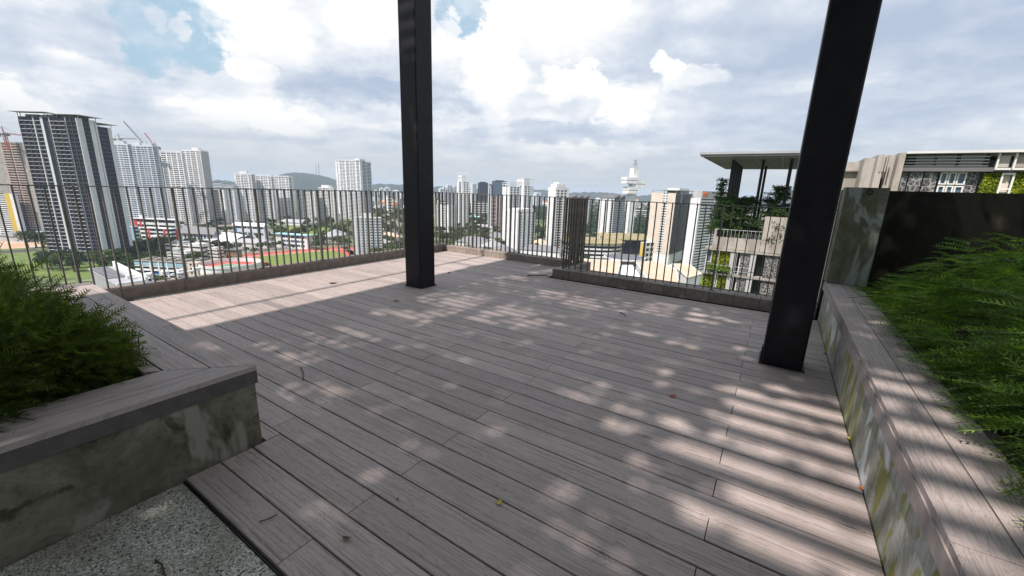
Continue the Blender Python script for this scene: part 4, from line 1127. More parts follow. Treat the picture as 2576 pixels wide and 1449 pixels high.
# --- right of the slim pillar
cw = [P_(.5), W_(.7, .42), P_(.25), W_(.7, .42), P_(.5)]
B = tower('apartment_block', 'low white block with curved bays just right of the slim pillar', 1094, 1128, 1151, 516, base=(1128, 588), rot=40, L=[P_(.4), W_(.5), P_(.8), W_(.4), P_(.6)], R=[P_(.4), W_(.35), P_(.9), W_(.5), P_(.4), W_(.5), P_(.4)], floors=17, indiv=True); B.done()
B = tower('apartment_tower', 'slender white tower with an open framed crown right of the slim pillar', 1150, 1162, 1181, 458, base=(1168, 575), rot=25, L=[P_(1), ('b', 1.2), P_(.4)], R=[P_(.7)] + [W_(.55, .40), P_(.34)] * 2, floors=22, indiv=True, roof=(('frame', 17, 4, 2), ('tank', .05, .55, .1, .9, 12))); B.done()
far = [('distant_tower', 'distant pale blue ribbon-windowed tower beside the crowned white tower', 1183, 1189, 1199, 463, 'glass_blue', [('g', 1, M['cool'], .5)]),
       ('distant_tower', 'distant bright white twin-shafted tower left of the dark blue one', 1202, 1206, 1228, 460, 'glass', [P_(1), W_(.3), P_(1), W_(.4), P_(.6)]),
       ('distant_tower', 'distant dark blue glass office tower with a white banded top', 1238, 1242, 1276, 456, 'glass_blue', [('g', 1, M['glass_blue'], .2), P_(.1, M['glass_blue'])]),
       ('distant_tower', 'distant grey-white tower against the left edge of the dark blue one', 1229, 1231, 1239, 466, 'glass', [W_(1), P_(.4)]),
       ('distant_tower', 'distant pale tower low behind the railing, right of the white block with curved bays', 1120, 1126, 1137, 467, 'glass', [W_(1), P_(.4), W_(1)]),
       ('distant_tower', 'distant whitish tower next to the slim pillar', 1103, 1108, 1118, 476, 'glass', [W_(1), P_(.4)]),
       ('distant_tower', 'distant pale tower peeping out left of the crowned tower', 1138, 1142, 1150, 470, 'glass', [W_(1), P_(.4)]),
       ('distant_tower', 'distant grey-blue tower pair left of the low green hill', 1338, 1350, 1366, 487, 'glass_blue', [W_(1), P_(.5), W_(1)]),
       ('distant_tower', 'distant slim pale tower between two others just right of the slim pillar', 1113, 1116, 1122, 471, 'glass', [W_(1), P_(.4)]),
       ('distant_tower', 'distant white tower right of the bright twin-shafted one', 1228, 1230, 1236, 470, 'glass', [W_(1), P_(.6)]),
       ('distant_tower', 'distant white tower at the left edge of the far low green hill', 1314, 1330, 1341, 478, 'glass', [W_(1), P_(.4), W_(1)]),
       ('distant_tower', 'distant white tower behind the trees midway along the left skyline', 966, 970, 982, 474, 'glass', [W_(1), P_(.4)]),
       ('distant_tower', 'distant white towers low on the horizon left of the slim pillar', 950, 956, 966, 476, 'glass', [W_(1), P_(.4)]),
       ('distant_tower', 'distant white block on the horizon touching the slim pillar', 984, 990, 1006, 482, 'glass', [W_(1), P_(.4), W_(1)]),
       ('distant_tower', 'distant white slab between two towers left of the slim pillar', 938, 942, 950, 482, 'glass', [W_(1), P_(.4)])]
for (n_, lab, a, b_, c, y, g, R_) in far:
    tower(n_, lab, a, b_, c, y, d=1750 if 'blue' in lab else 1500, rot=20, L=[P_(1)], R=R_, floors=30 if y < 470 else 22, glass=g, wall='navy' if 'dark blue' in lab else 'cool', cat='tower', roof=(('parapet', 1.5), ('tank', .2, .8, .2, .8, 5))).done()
for (a, b_, c, y, lab) in [(968, 975, 986, 494, 'low white block among trees left of the slim pillar'), (1100, 1106, 1122, 505, 'low grey banded block right of the slim pillar'), (1185, 1190, 1230, 507, 'long low white industrial building beyond the trees')]:
    tower('low_block', lab, a, b_, c, y, d=1100, rot=20, L=[P_(1)], R=[W_(1, .5), P_(.1), W_(1, .5)], floors=7, cat='block').done()
B = tower('apartment_tower', 'brown and white checkered tower left of the big white towers', 1228, 1233, 1266, 494, base=(1250, 580), rot=12, L=[P_(1)], R=[P_(.45), W_(1.0, .12, M['white']), P_(.1, M['brownb']), W_(.8, .1, M['white']), P_(.15), W_(1, .12, M['brownb']), P_(.12), W_(1, .12, M['brownb']), P_(.2, M['brownb'])], floors=9, glass='brownb', wall='white', indiv=True); B.done()
B = tower('apartment_tower', 'large white tower with stepped roof, left part of the big white group', 1264, 1282, 1312, 470, base=(1285, 622), rot=35, L=[P_(.8), W_(.25), P_(.4)], R=[P_(.3)] + [W_(.50, .40), P_(.36)] * 3 + [P_(.2)], floors=26, indiv=True, roof=(('frame', 5, 4, 2),)); B.done()
B = tower('apartment_tower', 'white tower with a plain crown box, rising behind the middle of the big white group', 1300, 1318, 1342, 468, base=(1322, 612), rot=30, L=[P_(.6), W_(.4), P_(.5)], R=[P_(.3), W_(.5, .4), P_(.3), W_(.4, .4), P_(.9, M['cool'])], floors=26, indiv=True, roof=(('tank', .02, .6, .02, .98, 10), ('frame', 10, 4, 2))); B.done()
B = tower('apartment_tower', 'lower white tower standing in front of the big white group', 1272, 1303, 1347, 535, base=(1310, 653), rot=38, L=[W_(.35), P_(.5), W_(.4), P_(.8), P_(.5)], R=[P_(.5), W_(.55, .4), P_(.9), W_(.2, .2), P_(.7), W_(.55, .40), P_(.34), W_(.55, .40), P_(.3)], floors=17, indiv=True, roof=(('tank', .3, .95, .1, .9, 4), ('tank', .02, .25, .05, .9, 3))); B.done()
B = tower('apartment_tower', 'slim white tower with square windows left of the end-on railing', 1379, 1398, 1432, 478, base=(1402, 642), rot=33, L=[P_(1.2), P_(.6)], R=[P_(.35), W_(.42, .40), P_(.30), W_(.42, .40), P_(.30), W_(.42, .40), P_(.45)], floors=25, indiv=True, roof=(('parapet', 3), ('tank', .12, .75, .1, .9, 7), ('tank', .3, .6, .2, .8, 9))); B.done()
B = tower('apartment_tower', 'grey tower with slanting dark roof screens half hidden by the end-on railing', 1424, 1436, 1484, 499, base=(1455, 586), rot=30, L=[W_(1), P_(1)], R=[W_(.6, .4), P_(.3), W_(.6, .4), P_(.5), W_(.6, .4), P_(.3)], floors=23, wall='white2', roof=(('slant', 6, 3),)); B.done()
B = tower('apartment_tower', 'white tower with slanting dark roof screens in front of the forest', 1508, 1546, 1573, 501, base=(1550, 607), rot=50, L=[P_(.3), W_(.22, .3), P_(1.2), W_(.3, .2, M['dgrey']), P_(.6), W_(.22, .3), P_(.4)], R=[W_(1, .5, M['cool']), P_(.2, M['cool']), W_(1, .5, M['cool'])], floors=23, roof=(('slant', 7, 2),)); B.done()  # cooler paint on the right face stands in for its shade

def make_cross_tower():
    d = 640; p = at_d(1583, 540, d); zt = at_d(1585, 404, d)[2]
    r = thing('telecom_tower', 'white telecommunications tower with stacked blocks like a cross, above the forest', 'tower', (p[0], p[1], GZ), YAW + .35)
    Z = lambda y: at_d(1583, y, d)[2] - GZ
    k = d / 1060
    b = MB(); b.bx(-5.0 * k * 1.4, 5.0 * k * 1.2, -5, 5, 0, Z(478)); b.bx(-3.2, 6.2, -5.2, 4.8, Z(478), Z(423)); b.build('shaft', M['white'], r)
    s = MB(); s.bx(4.3, 4.9, -6.0, -5.0, 0, Z(478)); s.bx(-4.7, -4.2, -6.0, -5.0, 0, Z(478)); s.build('shaft_rib', M['fin'], r)  # slim pale ribs standing proud of the shaft
    for (x0, x1, yt, yb) in ((-15.5, 3.5, 446, 462), (1.0, 17.5, 454, 471), (-11, 5.0, 470, 487)):
        q = MB(); h = (Z(yt) - Z(yb)); z0 = Z(yb)
        q.bx(x0, x1, -8.2 if x0 < 0 else -8.0, 6.5, z0, z0 + h * .46); q.bx(x0, x1, -8.2 if x0 < 0 else -8.0, 6.5, z0 + h * .54, z0 + h); q.build('pod', M['white'], r)
        q = MB(); q.bx(x0 + .4, x1 - .4, -7.7, 6.1, z0 + h * .46, z0 + h * .54); q.build('pod_slot', M['glass'], r)
    t = MB()
    for (y0, y1, w) in ((423, 414, 4.2), (414, 409, 2.6), (409, 403, 2.2)):
        for sx in (-w / 2, w / 2):
            for sy in (-w / 2, w / 2): t.bar((sx + 1.5, sy, Z(y0)), (sx + 1.5, sy, Z(y1)), .35)
        t.bx(1.5 - w * .75, 1.5 + w * .75, -w * .75, w * .75, Z(y1), Z(y1) + .5)
    t.build('antenna_mast', M['grey'], r)
make_cross_tower()

B = tower('apartment_tower', 'pinkish-white tower with twin columns of square windows and a side painted grey for shade', 1640, 1702, 1743, 486, base=(1690, 668), rot=52,
      L=[P_(3.4, M['beige']), W_(.55, .5), P_(.28), W_(.55, .5), P_(2.2, M['beige'])], R=[('b', 1, M['dgrey']), P_(.35, M['grey']), ('b', 1.1, M['dgrey']), P_(.3, M['dgrey']), ('b', .8, M['grey'])], floors=24, wall='white', glass='dgrey', indiv=True, z0=12,  # right face carries its shade in the dark greys
      roof=(('slab', 1.6, 2.6, 'grey'), ('tank', .3, .9, .1, .6, 5.5, 'white2'))); B.done()
def make_nus():
    B = tower('office_tower', 'white tower whose grey roof band carries orange letters, right of the pinkish tower', 1738, 1762, 1830, 500, base=(1750, 690), rot=40, L=[P_(2.2), W_(.25, .3), P_(.5)], R=[P_(.3), W_(3, .5), P_(.15), W_(3, .5)], floors=26, cat='office tower', roof=(('parapet', .5),))
    w1, w2, H = B.w1, B.w2, B.H
    B.mb('roof_band', M['grey']).bx(1.0, w2 + 1, -.6, w1 * .8, H + .6, H + 7.2)
    B.done()
    def letter(ch, x, z, s):
        b = MB(); t = s * .2; w = s * .72
        if ch == 'N':
            b.bx(x, x + t, -.95, -.61, z, z + s); b.bx(x + w - t, x + w, -.95, -.61, z, z + s)
            b.add([(x + t, -.93, z + s), (x + t, -.93, z + s * .68), (x + w - t, -.93, z), (x + w - t, -.93, z + s * .32)], [(0, 1, 2, 3)])
        elif ch == 'U':
            b.bx(x, x + t, -.95, -.61, z + t, z + s); b.bx(x + w - t, x + w, -.95, -.61, z + t, z + s); b.bx(x + t * .4, x + w - t * .4, -.95, -.61, z, z + t)
        else:
            for k in (0, .4, .8): b.bx(x + .04, x + w - .04, -.95, -.61, z + s * k, z + s * (k + .2))
            b.bx(x, x + t, -.95, -.61, z + s * .58, z + s * .82); b.bx(x + w - t, x + w, -.95, -.61, z + s * .18, z + s * .42)
        b.build('letter', M['orange'], B.root)
    for i, ch in enumerate('NUS'): letter(ch, w2 * .05 + i * 3.3, H + 2.2, 3.8)
make_nus()
# ------------------------------------------------------------------ ground, fields, hills
def make_ground():
    m = bpy.data.materials.new('city_ground'); m.use_nodes = True
    T = NT(m.node_tree); b = T.n['Principled BSDF']
    p = T.add('ShaderNodeNewGeometry').outputs['Position']
    n1 = T.noise(p, .006, 5, .6); n2 = T.noise(p, .03, 5, .65); n3 = T.noise(p, .15, 4, .6)
    c = T.mix(T.ss(n2, .42, .58), (.05, .075, .025, 1), (.105, .15, .04, 1))
    c = T.mix(T.ss(n3, .56, .66), c, (.26, .25, .235, 1))
    c = T.mix(T.ss(n1, .52, .60), c, (.20, .19, .175, 1))
    c = T.mix(T.m('MULTIPLY', T.ss(n2, .58, .7), .8), c, (.10, .10, .10, 1))
    T.l.new(c, b.inputs['Base Color']); b.inputs['Roughness'].default_value = .95
    g = MB(); R = 13000
    g.quad((-R, -R, GZ), (R, -R, GZ), (R, R, GZ), (-R, R, GZ))
    struct(g.build('ground', m))
make_ground()

def sheet(name, pts, m, z, kind='structure'):
    """a flat patch of ground; pts are where its corners are seen"""
    b = MB(); P = [gpix(x, y, z) for x, y in pts]
    o = sum(P[i][0] * P[(i + 1) % len(P)][1] - P[(i + 1) % len(P)][0] * P[i][1] for i in range(len(P)))
    b.quad(*(P if o > 0 else P[::-1])); o = b.build(name, m); o['kind'] = kind
    return o
sheet('field', [(-40, 626), (60, 622), (150, 640), (330, 660), (330, 700), (-60, 700)], M['lawn'], GZ + .02)
sheet('earth_yard', [(-60, 600), (110, 598), (125, 618), (60, 624), (-60, 630)], M['earth'], GZ + .03)
sheet('playing_field', [(680, 575), (760, 569), (868, 569), (872, 588), (700, 595)], M['lawn2'], GZ + .02)
sheet('road', [(-60, 634), (90, 626), (140, 640), (300, 646), (300, 650), (130, 646), (90, 632), (-60, 642)], M['asphalt'], GZ + .04)
sheet('road', [(470, 640), (520, 628), (700, 600), (704, 604), (530, 634), (480, 648)], M['asphalt'], GZ + .04)
sheet('road', [(860, 612), (900, 640), (925, 668), (918, 672), (890, 646), (852, 616)], M['pave'], GZ + .05)
sheet('pavement', [(500, 575), (700, 575), (690, 625), (480, 650), (430, 640)], M['pave'], GZ + .01)
sheet('pavement', [(940, 560), (1020, 556), (1020, 600), (960, 610)], M['pave'], GZ + .01)
sheet('campus_lawn', [(1560, 652), (1640, 645), (1735, 662), (1740, 690), (1640, 672)], M['lawn'], GZ + .02)
sheet('footpath', [(1590, 650), (1640, 648), (1690, 660), (1720, 680), (1708, 684), (1680, 666), (1636, 653), (1590, 655)], M['line'], GZ + .06)

def make_stadium():
    c0, c1, c2 = gpix(653, 645)[:2], gpix(811, 632)[:2], gpix(678, 672)[:2]
    a = c1 - c0; L = np.linalg.norm(a); a /= L
    b_ = np.array([-a[1], a[0]]); wv = (c2 - c0) @ b_
    if wv < 0: b_ = -b_; wv = -wv
    Wd = max(wv, 45.0); L = max(L, 70.0)
    def oval(off, n=20):
        r = Wd / 2 + off; P = []
        for k in range(n + 1):
            q = math.pi / 2 + math.pi * k / n; P.append(c0 + b_ * Wd / 2 + a * (r * math.cos(q)) + b_ * (r * math.sin(q)))
        for k in range(n + 1):
            q = -math.pi / 2 + math.pi * k / n; P.append(c0 + a * L + b_ * Wd / 2 + a * (r * math.cos(q)) + b_ * (r * math.sin(q)))
        return P
    def flat(name, P, m, z):
        o = MB(); A = sum(P[i][0] * P[(i + 1) % len(P)][1] - P[(i + 1) % len(P)][0] * P[i][1] for i in range(len(P)))
        if A < 0: P = P[::-1]
        o.quad(*[(p[0], p[1], z) for p in P]); return struct(o.build(name, m))
    a_ = oval(11); far_ = np.array([0., 0.]); cen = sum(a_) / len(a_)
    a_ = [p + (b_ if (p - cen) @ b_ * (b_ @ cen) > 0 else -b_) * 0 + (cen / np.linalg.norm(cen)) * (14 if (p - cen) @ cen > 0 else 0) for p in a_]
    tr = flat('running_track', a_, M['track'], GZ + .05)
    o = MB()
    for off in (1.2, 3.0, 5.0, 7.0, 9.0):
        P, Q = oval(off), oval(off + .35)
        for i in range(len(P)):
            j = (i + 1) % len(P); o.quad((*P[i], GZ + .07), (*Q[i], GZ + .07), (*Q[j], GZ + .07), (*P[j], GZ + .07))
    struct(o.build('lane_lines', M['line']))
    flat('sports_field', [c0 - a * 4, c0 + a * (L + 4), c0 + a * (L + 4) + b_ * Wd, c0 - a * 4 + b_ * Wd], M['lawn'], GZ + .09)
    o = MB(); n = 15
    for k in range(0, n, 2):
        s0, s1 = Wd * k / n, Wd * (k + 1) / n; q0 = c0 - a * 3; q1 = c0 + a * (L + 3)
        o.quad((*(q0 + b_ * s0), GZ + .11), (*(q1 + b_ * s0), GZ + .11), (*(q1 + b_ * s1), GZ + .11), (*(q0 + b_ * s1), GZ + .11))
    struct(o.build('mown_stripes', M['lawn2']))
    FOOT.append((c0 - a * (Wd / 2 + 10) - b_ * 10, a, b_, L + Wd + 20, Wd + 20))
    if (np.cross(a, b_)) < 0: FOOT[-1] = (c0 - a * (Wd / 2 + 10) - b_ * 10, a, b_, L + Wd + 20, Wd + 20)
make_stadium()

def make_hills():
    prof = [(-60, 452), (530, 455), (545, 452), (600, 458), (670, 461), (684, 452), (700, 441), (722, 435), (740, 433), (765, 435), (790, 437), (815, 442), (835, 449), (860, 458), (915, 464), (935, 465), (960, 462), (985, 463), (1020, 465), (1060, 471), (1095, 470), (1120, 468), (1150, 472),
            (1250, 478), (1320, 481), (1345, 477), (1368, 477), (1390, 482), (1430, 484), (1500, 483), (1560, 487), (1600, 492), (1640, 490), (1700, 494), (1800, 497), (1950, 501), (2150, 508), (2700, 520)]
    d0 = 5200.0; rows = 9; b = MB(); pts = []
    xs = np.linspace(-60, 2700, 420)
    ys = np.interp(xs, [p[0] for p in prof], [p[1] for p in prof])
    jag = RNG.normal(size=len(xs)) * 3.0
    for i, (x, y) in enumerate(zip(xs, ys)):
        top = at_d(x, y, d0); h = max(top[2] - GZ, 6) ; dirn = top[:2] / d0
        for k in range(rows):
            t = k / (rows - 1)          # 0 at the near foot, 1 beyond the ridge
            dd = d0 - 900 + 1500 * t; s = math.sin(min(t / .6, 2 - t / .6 if t > .6 else 1) * math.pi / 2) if t <= .6 else math.cos((t - .6) / .4 * math.pi / 2)
            z = GZ + h * max(s, 0) ** 1.2 + (jag[i] if 0 < k < rows - 1 else -4) + (RNG.normal() * 2.0)
            pts.append((dirn[0] * dd, dirn[1] * dd, z))
    fs = [(i * rows + k, (i + 1) * rows + k, (i + 1) * rows + k + 1, i * rows + k + 1) for i in range(len(xs) - 1) for k in range(rows - 1)]
    b.add(pts, fs); struct(b.build('hills', M['hill'], None, True))
    for px, yt, lab in ((803, 411, 'slender lattice radio mast on the wooded hill, the taller of two'), (796, 417, 'slender lattice radio mast on the wooded hill, the shorter of two')):
        p0 = at_d(px, 440, d0); zt = at_d(px, yt, d0)[2]
        q = MB(); h = zt - p0[2] + 20
        for sx in (-3, 3):
            for sy in (-3, 3): q.bar((sx, sy, 0), (sx * .35, sy * .35, h), 1.3)
        for k in range(12):
            z0, z1 = h * k / 12, h * (k + 1) / 12; f0, f1 = 3 * (1 - .65 * k / 12), 3 * (1 - .65 * (k + 1) / 12); s_ = 1 if k % 2 else -1
            q.bar((-f0 * s_, -f0, z0), (f1 * s_, -f1, z1), .8); q.bar((-f0, -f0 * s_, z0), (-f1, f1 * s_, z1), .8)
        o = q.build('radio_mast', M['grey']); o.location = (p0[0], p0[1], p0[2] - 20); tag(o, lab, 'mast')
make_hills()

# ------------------------------------------------------------------ low buildings among the towers
def low(name, label, xl, xc, xr, ytop, base, rot, L, R, floors, **kw):
    kw.setdefault('cat', 'building'); kw.setdefault('roof', (('parapet', .8),))
    return tower(name, label, xl, xc, xr, ytop, base=base, rot=rot, L=L, R=R, floors=floors, **kw)
wb = [W_(1, .45)]
B = low('school_building', 'white and grey school building with red panels right of the dark tower', 352, 428, 446, 577, (428, 618), 84, [W_(2.2, .45), P_(.6, M['red']), W_(2, .4, M['cool']), P_(.15), W_(2, .4, M['cool']), P_(.7, M['red']), W_(1.4, .45)], [W_(1, .45), P_(.4, M['red'])], 4, indiv=True, glass='glass')
B.mb('canopy', M['white']).bx(-6, 0, B.w1 * .25, B.w1 * .52, B.H * .5, B.H * .62)
B.done()
B = low('school_building', 'long low white roofed school wing with red blocks behind the red-panelled one', 336, 440, 452, 556, (440, 592), 85, [P_(.8, M['red']), W_(.5, .5), P_(.5, M['red']), W_(4, .5), P_(.2), W_(4, .5)], [P_(1)], 3, roof=(('slab', 1.5, 1.2), ('tank', .1, .5, .78, .86, 6))); B.done()
B = low('school_building', 'pale blue-grey stair block beside the dark tower with slatted landings', 314, 336, 346, 572, (336, 628), 84, [W_(1, .35, M['cool']), P_(.6, M['lblue'])], [W_(1, .5)], 6, wall='cool'); B.done()
B = low('sports_hall', 'low hall with a grey pitched roof and pale blue windowed wall', 458, 538, 552, 590, (538, 614), 84, [P_(.4, M['cool'])] + [W_(.35, .35, M['cool']), P_(.35, M['cool'])] * 9, [P_(1)], 1, wall='cool', indiv=True)
w1, w2, H = B.w1, B.w2, B.H; q = B.mb('roof', M['sroof'])
q.add([(-2, -2, H), (w2 + 2, -2, H), (w2 + 2, w1 + 2, H), (-2, w1 + 2, H), (w2 / 2, -2, H + 8), (w2 / 2, w1 + 2, H + 8)], [(3, 0, 4, 5), (1, 2, 5, 4), (0, 1, 4), (2, 3, 5), (0, 3, 2, 1)]); B.done()
B = low('sports_hall', 'white-roofed hall with pale blue walls and a bright blue end panel', 588, 664, 674, 571, (664, 603), 82, [P_(.5, M['mblue'])] + [W_(.8, .6, M['cool']), P_(.2, M['cool'])] * 5, [P_(1)], 2, wall='cool', glass='glass_grey')
w1, w2, H = B.w1, B.w2, B.H; q = B.mb('roof', M['white']); n = 10; V = []
for i in range(n + 1):
    a = math.pi * i / n; V += [(w2 / 2 - (w2 / 2 + 1.5) * math.cos(a), -1.5, H + 4.5 * math.sin(a)), (w2 / 2 - (w2 / 2 + 1.5) * math.cos(a), w1 + 1.5, H + 4.5 * math.sin(a))]
q.add(V, [(2 * i, 2 * i + 2, 2 * i + 3, 2 * i + 1) for i in range(n)] + [tuple(range(0, 2 * n + 2, 2))[::-1], tuple(range(1, 2 * n + 2, 2))]); B.done()

def vault():
    d = dist_of(590, 617); C, u, v, w1, w2 = corner_solve(502, 590, 602, 600, d, 83)
    B = Bld('vaulted_tent', 'long white vaulted membrane tent left of the sports field', 'tent', C, u); w1 = min(w1, 75); w2 = 26
    q = B.mb('membrane', M['white']); V = []; n = 12; m_ = 8
    for j in range(m_ + 1):
        y = w1 * j / m_; s = 1 - .35 * (2 * j / m_ - 1) ** 4
        for i in range(n + 1):
            a = math.pi * i / n; V.append((w2 / 2 - w2 / 2 * math.cos(a) * (.8 + .2 * s), y, 2 + 11 * s * math.sin(a)))
    q.add(V, [(j * (n + 1) + i, j * (n + 1) + i + 1, (j + 1) * (n + 1) + i + 1, (j + 1) * (n + 1) + i) for j in range(m_) for i in range(n)])
    e = B.mb('frame', M['grey'])
    for j in range(m_ + 1): e.bx(-.2, .2, w1 * j / m_ - .2, w1 * j / m_ + .2, 0, 3); e.bx(w2 - .2, w2 + .2, w1 * j / m_ - .2, w1 * j / m_ + .2, 0, 3)
    B.done(); FOOT.append((C[:2], u, v, w2, w1))
vault()
B = low('grandstand', 'cream grandstand building with blue-grey windows overlooking the running track', 690, 772, 786, 596, (772, 628), 76, [P_(1.8, M['white2'])] + [W_(1.1, .42), P_(.12)] * 5 + [P_(.5)], [P_(1, M['white2'])], 3, glass='glass_blue', indiv=True, roof=(('slab', 2.0, 1.0, 'lblue'),)); B.done()
B = low('sports_pavilion', 'small dark green and red pavilion left of the running track', 568, 598, 606, 632, (598, 652), 82, [P_(.3, M['dgrey']), W_(1, .3, M['red']), P_(.15, M['court_g']), W_(1, .3, M['red'])], [P_(1, M['court_g'])], 3, wall='red', glass='court_g', roof=(('slab', 1.2, .6, 'dgrey'),)); B.done()
for i, (a, b_, c, yt, bs, lab) in enumerate([(416, 508, 540, 622, (508, 655), 'pale flat-roofed teaching block with stepped roofs, behind the blue-panelled school'), (420, 470, 500, 640, (470, 662), 'pale lower teaching block between the stepped roofs and the blue-panelled school'), (500, 546, 562, 630, (546, 655), 'pale teaching block with a long roof beside the pavilion')]):
    B = low('teaching_block', lab, a, b_, c, yt, bs, 80, [W_(3, .6, M['white2']), P_(.15, M['white2'])] * 3, [W_(1, .6, M['white2'])], 3, wall='white2', roof=(('parapet', 1), ('tank', .1, .9, .1, .4, 2.5, 'white2'), ('tank', .2, .8, .55, .9, 3.5, 'mroof'), ('tank', .0, .3, .42, .5, 2, 'grey'))); B.done()
lb, mb_, db = M['lblue'], M['mblue'], M['dblue']
def blue_school():
    d = dist_of(464, 716); C, u, v, w1, w2 = corner_solve(338, 464, 470, 664, d, 86); H = height_of(464, 664, d)
    B = Bld('school_block', 'five-storey school block in light and strong blue panels below the railing', 'school', C, u)
    w1 = min(w1, 80); w2 = 15; fl = 5; fh = H / fl
    B.mb('wall', M['white']).bx(.5, w2, .5, w1 - .3, 0, H); bay = 6; bw = w1 / bay
    for k in range(bay):
        y1 = w1 - k * bw; up = k < 3
        B.mb('pier', M['white']).bx(-.35, .5, y1 - bw, y1 - bw + .9, 0, H + .4)
        for f in range(fl):
            z = f * fh; c = lb if f >= 3 else (mb_ if (f + k) % 2 == 0 or f == 0 else db)
            if f == 4: B.mb('panel', lb).bx(-.1, .49, y1 - bw + .95, y1 - .1, z + fh * .25, z + fh * .98)
            else:
                link('window', unit_box(M['glass']), B.root, (.22, y1 - bw * .38, z + fh * .45), math.pi / 2, (bw * .62, .5, fh * .5))
                B.mb('panel', c).bx(-.1, .49, y1 - bw * .98, y1 - bw * .72, z + fh * .1, z + fh * .95)
                B.mb('panel', M['white'] if f % 2 else c).bx(-.05, .49, y1 - bw * .70, y1 - .1, z + .1, z + fh * .42)
            B.mb('slab', M['white']).bx(-.3, .5, y1 - bw + .91, y1 - .01, z - .15, z + .12)
    r = B.mb('roof', M['pave']); r.bx(-.4, w2 + .4, -.4, w1 + .4, H + .41, H + .9)
    for k in range(5): r.bx(3, w2 - 3, w1 * (.05 + .19 * k), w1 * (.15 + .19 * k), H + .9, H + 1.9)
    B.done(); FOOT.append((C[:2], u, v, w2, w1))
blue_school()
B = low('apartment_block', 'brownish block with dark openings right of the blue-panelled school', 470, 494, 502, 664, (494, 718), 84, [P_(.8, M['beige']), W_(.7, .5, M['beige']), P_(.4, M['beige']), W_(.9, .55, M['white2']), P_(.2)], [P_(1, M['beige'])], 5, wall='beige', indiv=True); B.done()

def round_court():
    z = GZ + 12; c = gpix(582, 669, z); e1 = gpix(512, 666, z); e2 = gpix(655, 666, z)
    R = np.linalg.norm(e1[:2] - e2[:2]) / 2 * .98
    r = thing('round_court_building', 'round white-walled building with a red and green sports court on its roof', 'building', (c[0], c[1], GZ), YAW)
    n = 48; ang = [2 * math.pi * i / n for i in range(n)]
    def ring(r0, r1, z0, z1):
        b = MB(); V = []
        for a in ang: V += [(r0 * math.cos(a), r0 * math.sin(a), z0), (r1 * math.cos(a), r1 * math.sin(a), z0), (r1 * math.cos(a), r1 * math.sin(a), z1), (r0 * math.cos(a), r0 * math.sin(a), z1)]
        fs = []
        for i in range(n):
            j = (i + 1) % n
            for k in range(4): fs.append((4 * i + k, 4 * j + k, 4 * j + (k + 1) % 4, 4 * i + (k + 1) % 4))
        b.add(V, fs); return b
    ring(R - .5, R, 0, 13.2).build('wall', M['white'], r); ring(R - .3, R + .5, 13.21, 15.0).build('rim', M['white'], r)
    b = MB(); b.prism([((R - .6) * math.cos(a), (R - .6) * math.sin(a)) for a in ang], 11, 12); b.build('court_floor', M['court_r'], r)
    b = MB(); b.quad((-R * .55, -R * .35, 12.03), (R * .45, -R * .42, 12.03), (R * .55, R * .32, 12.03), (-R * .45, R * .4, 12.03)); b.build('green_court', M['court_g'], r)
    b = MB(); p4 = [(-R * .55, -R * .35), (R * .45, -R * .42), (R * .55, R * .32), (-R * .45, R * .4)]
    for i in range(4): b.bar((*p4[i], 12.06), (*p4[(i + 1) % 4], 12.06), .4, .02)
    b.bar(((p4[0][0] + p4[1][0]) / 2, (p4[0][1] + p4[1][1]) / 2, 12.06), ((p4[2][0] + p4[3][0]) / 2, (p4[2][1] + p4[3][1]) / 2, 12.06), .4, .02); b.build('court_lines', M['line'], r)
    FOOT.append((c[:2] - R, np.array([1., 0]), np.array([0, 1.]), 2 * R, 2 * R))
round_court()

def near_roofs():
    # pale industrial building under the left railing
    d = 300.0; z = at_d(250, 700, d)[2]; C, u, v, w1, w2 = corner_solve(150, 300, 352, 722, 262, 55)
    B = Bld('workshop', 'pale industrial building with ribbed grey roof below the left railing', 'building', C, u)
    w1, w2 = 60, max(10, min(w2, 26)); H = at_d(300, 722, 262)[2] - GZ
    B.mb('wall', M['mroof']).bx(0, w2, 0, w1, 0, H); B.mb('roof', M['mroof']).bx(-.6, w2 + .6, -.6, w1 + .6, H + .01, H + .6)
    q = B.mb('roof_rib', M['sroof'])
    for k in range(9): q.bx(-.2, w2 * .7, w1 * (.35 + .07 * k), w1 * (.35 + .07 * k) + 2.6, H + .61, H + 1.1)
    p = B.mb('parapet', M['white']); p.bx(w2 - .4, w2 + .7, -.7, w1, H + .61, H + 3.5); p.bx(-.7, w2 - .41, -.7, .3, H + .61, H + 2.0)
    q = B.mb('duct', M['white'])
    q.tube([(6, 6, H + .6), (6, 6, H + 2.4), (14, 9, H + 2.4), (14, 9, H + .6)], .7, 8); q.tube([(22, 8, H + 1.4), (34, 12, H + 1.4)], .6, 8)
    for k in range(5): q.bx(6 + 7 * k, 9 + 7 * k, 14, 17, H + .61, H + 2.4)
    B.done(); FOOT.append((C[:2], u, v, w2, w1))
near_roofs()

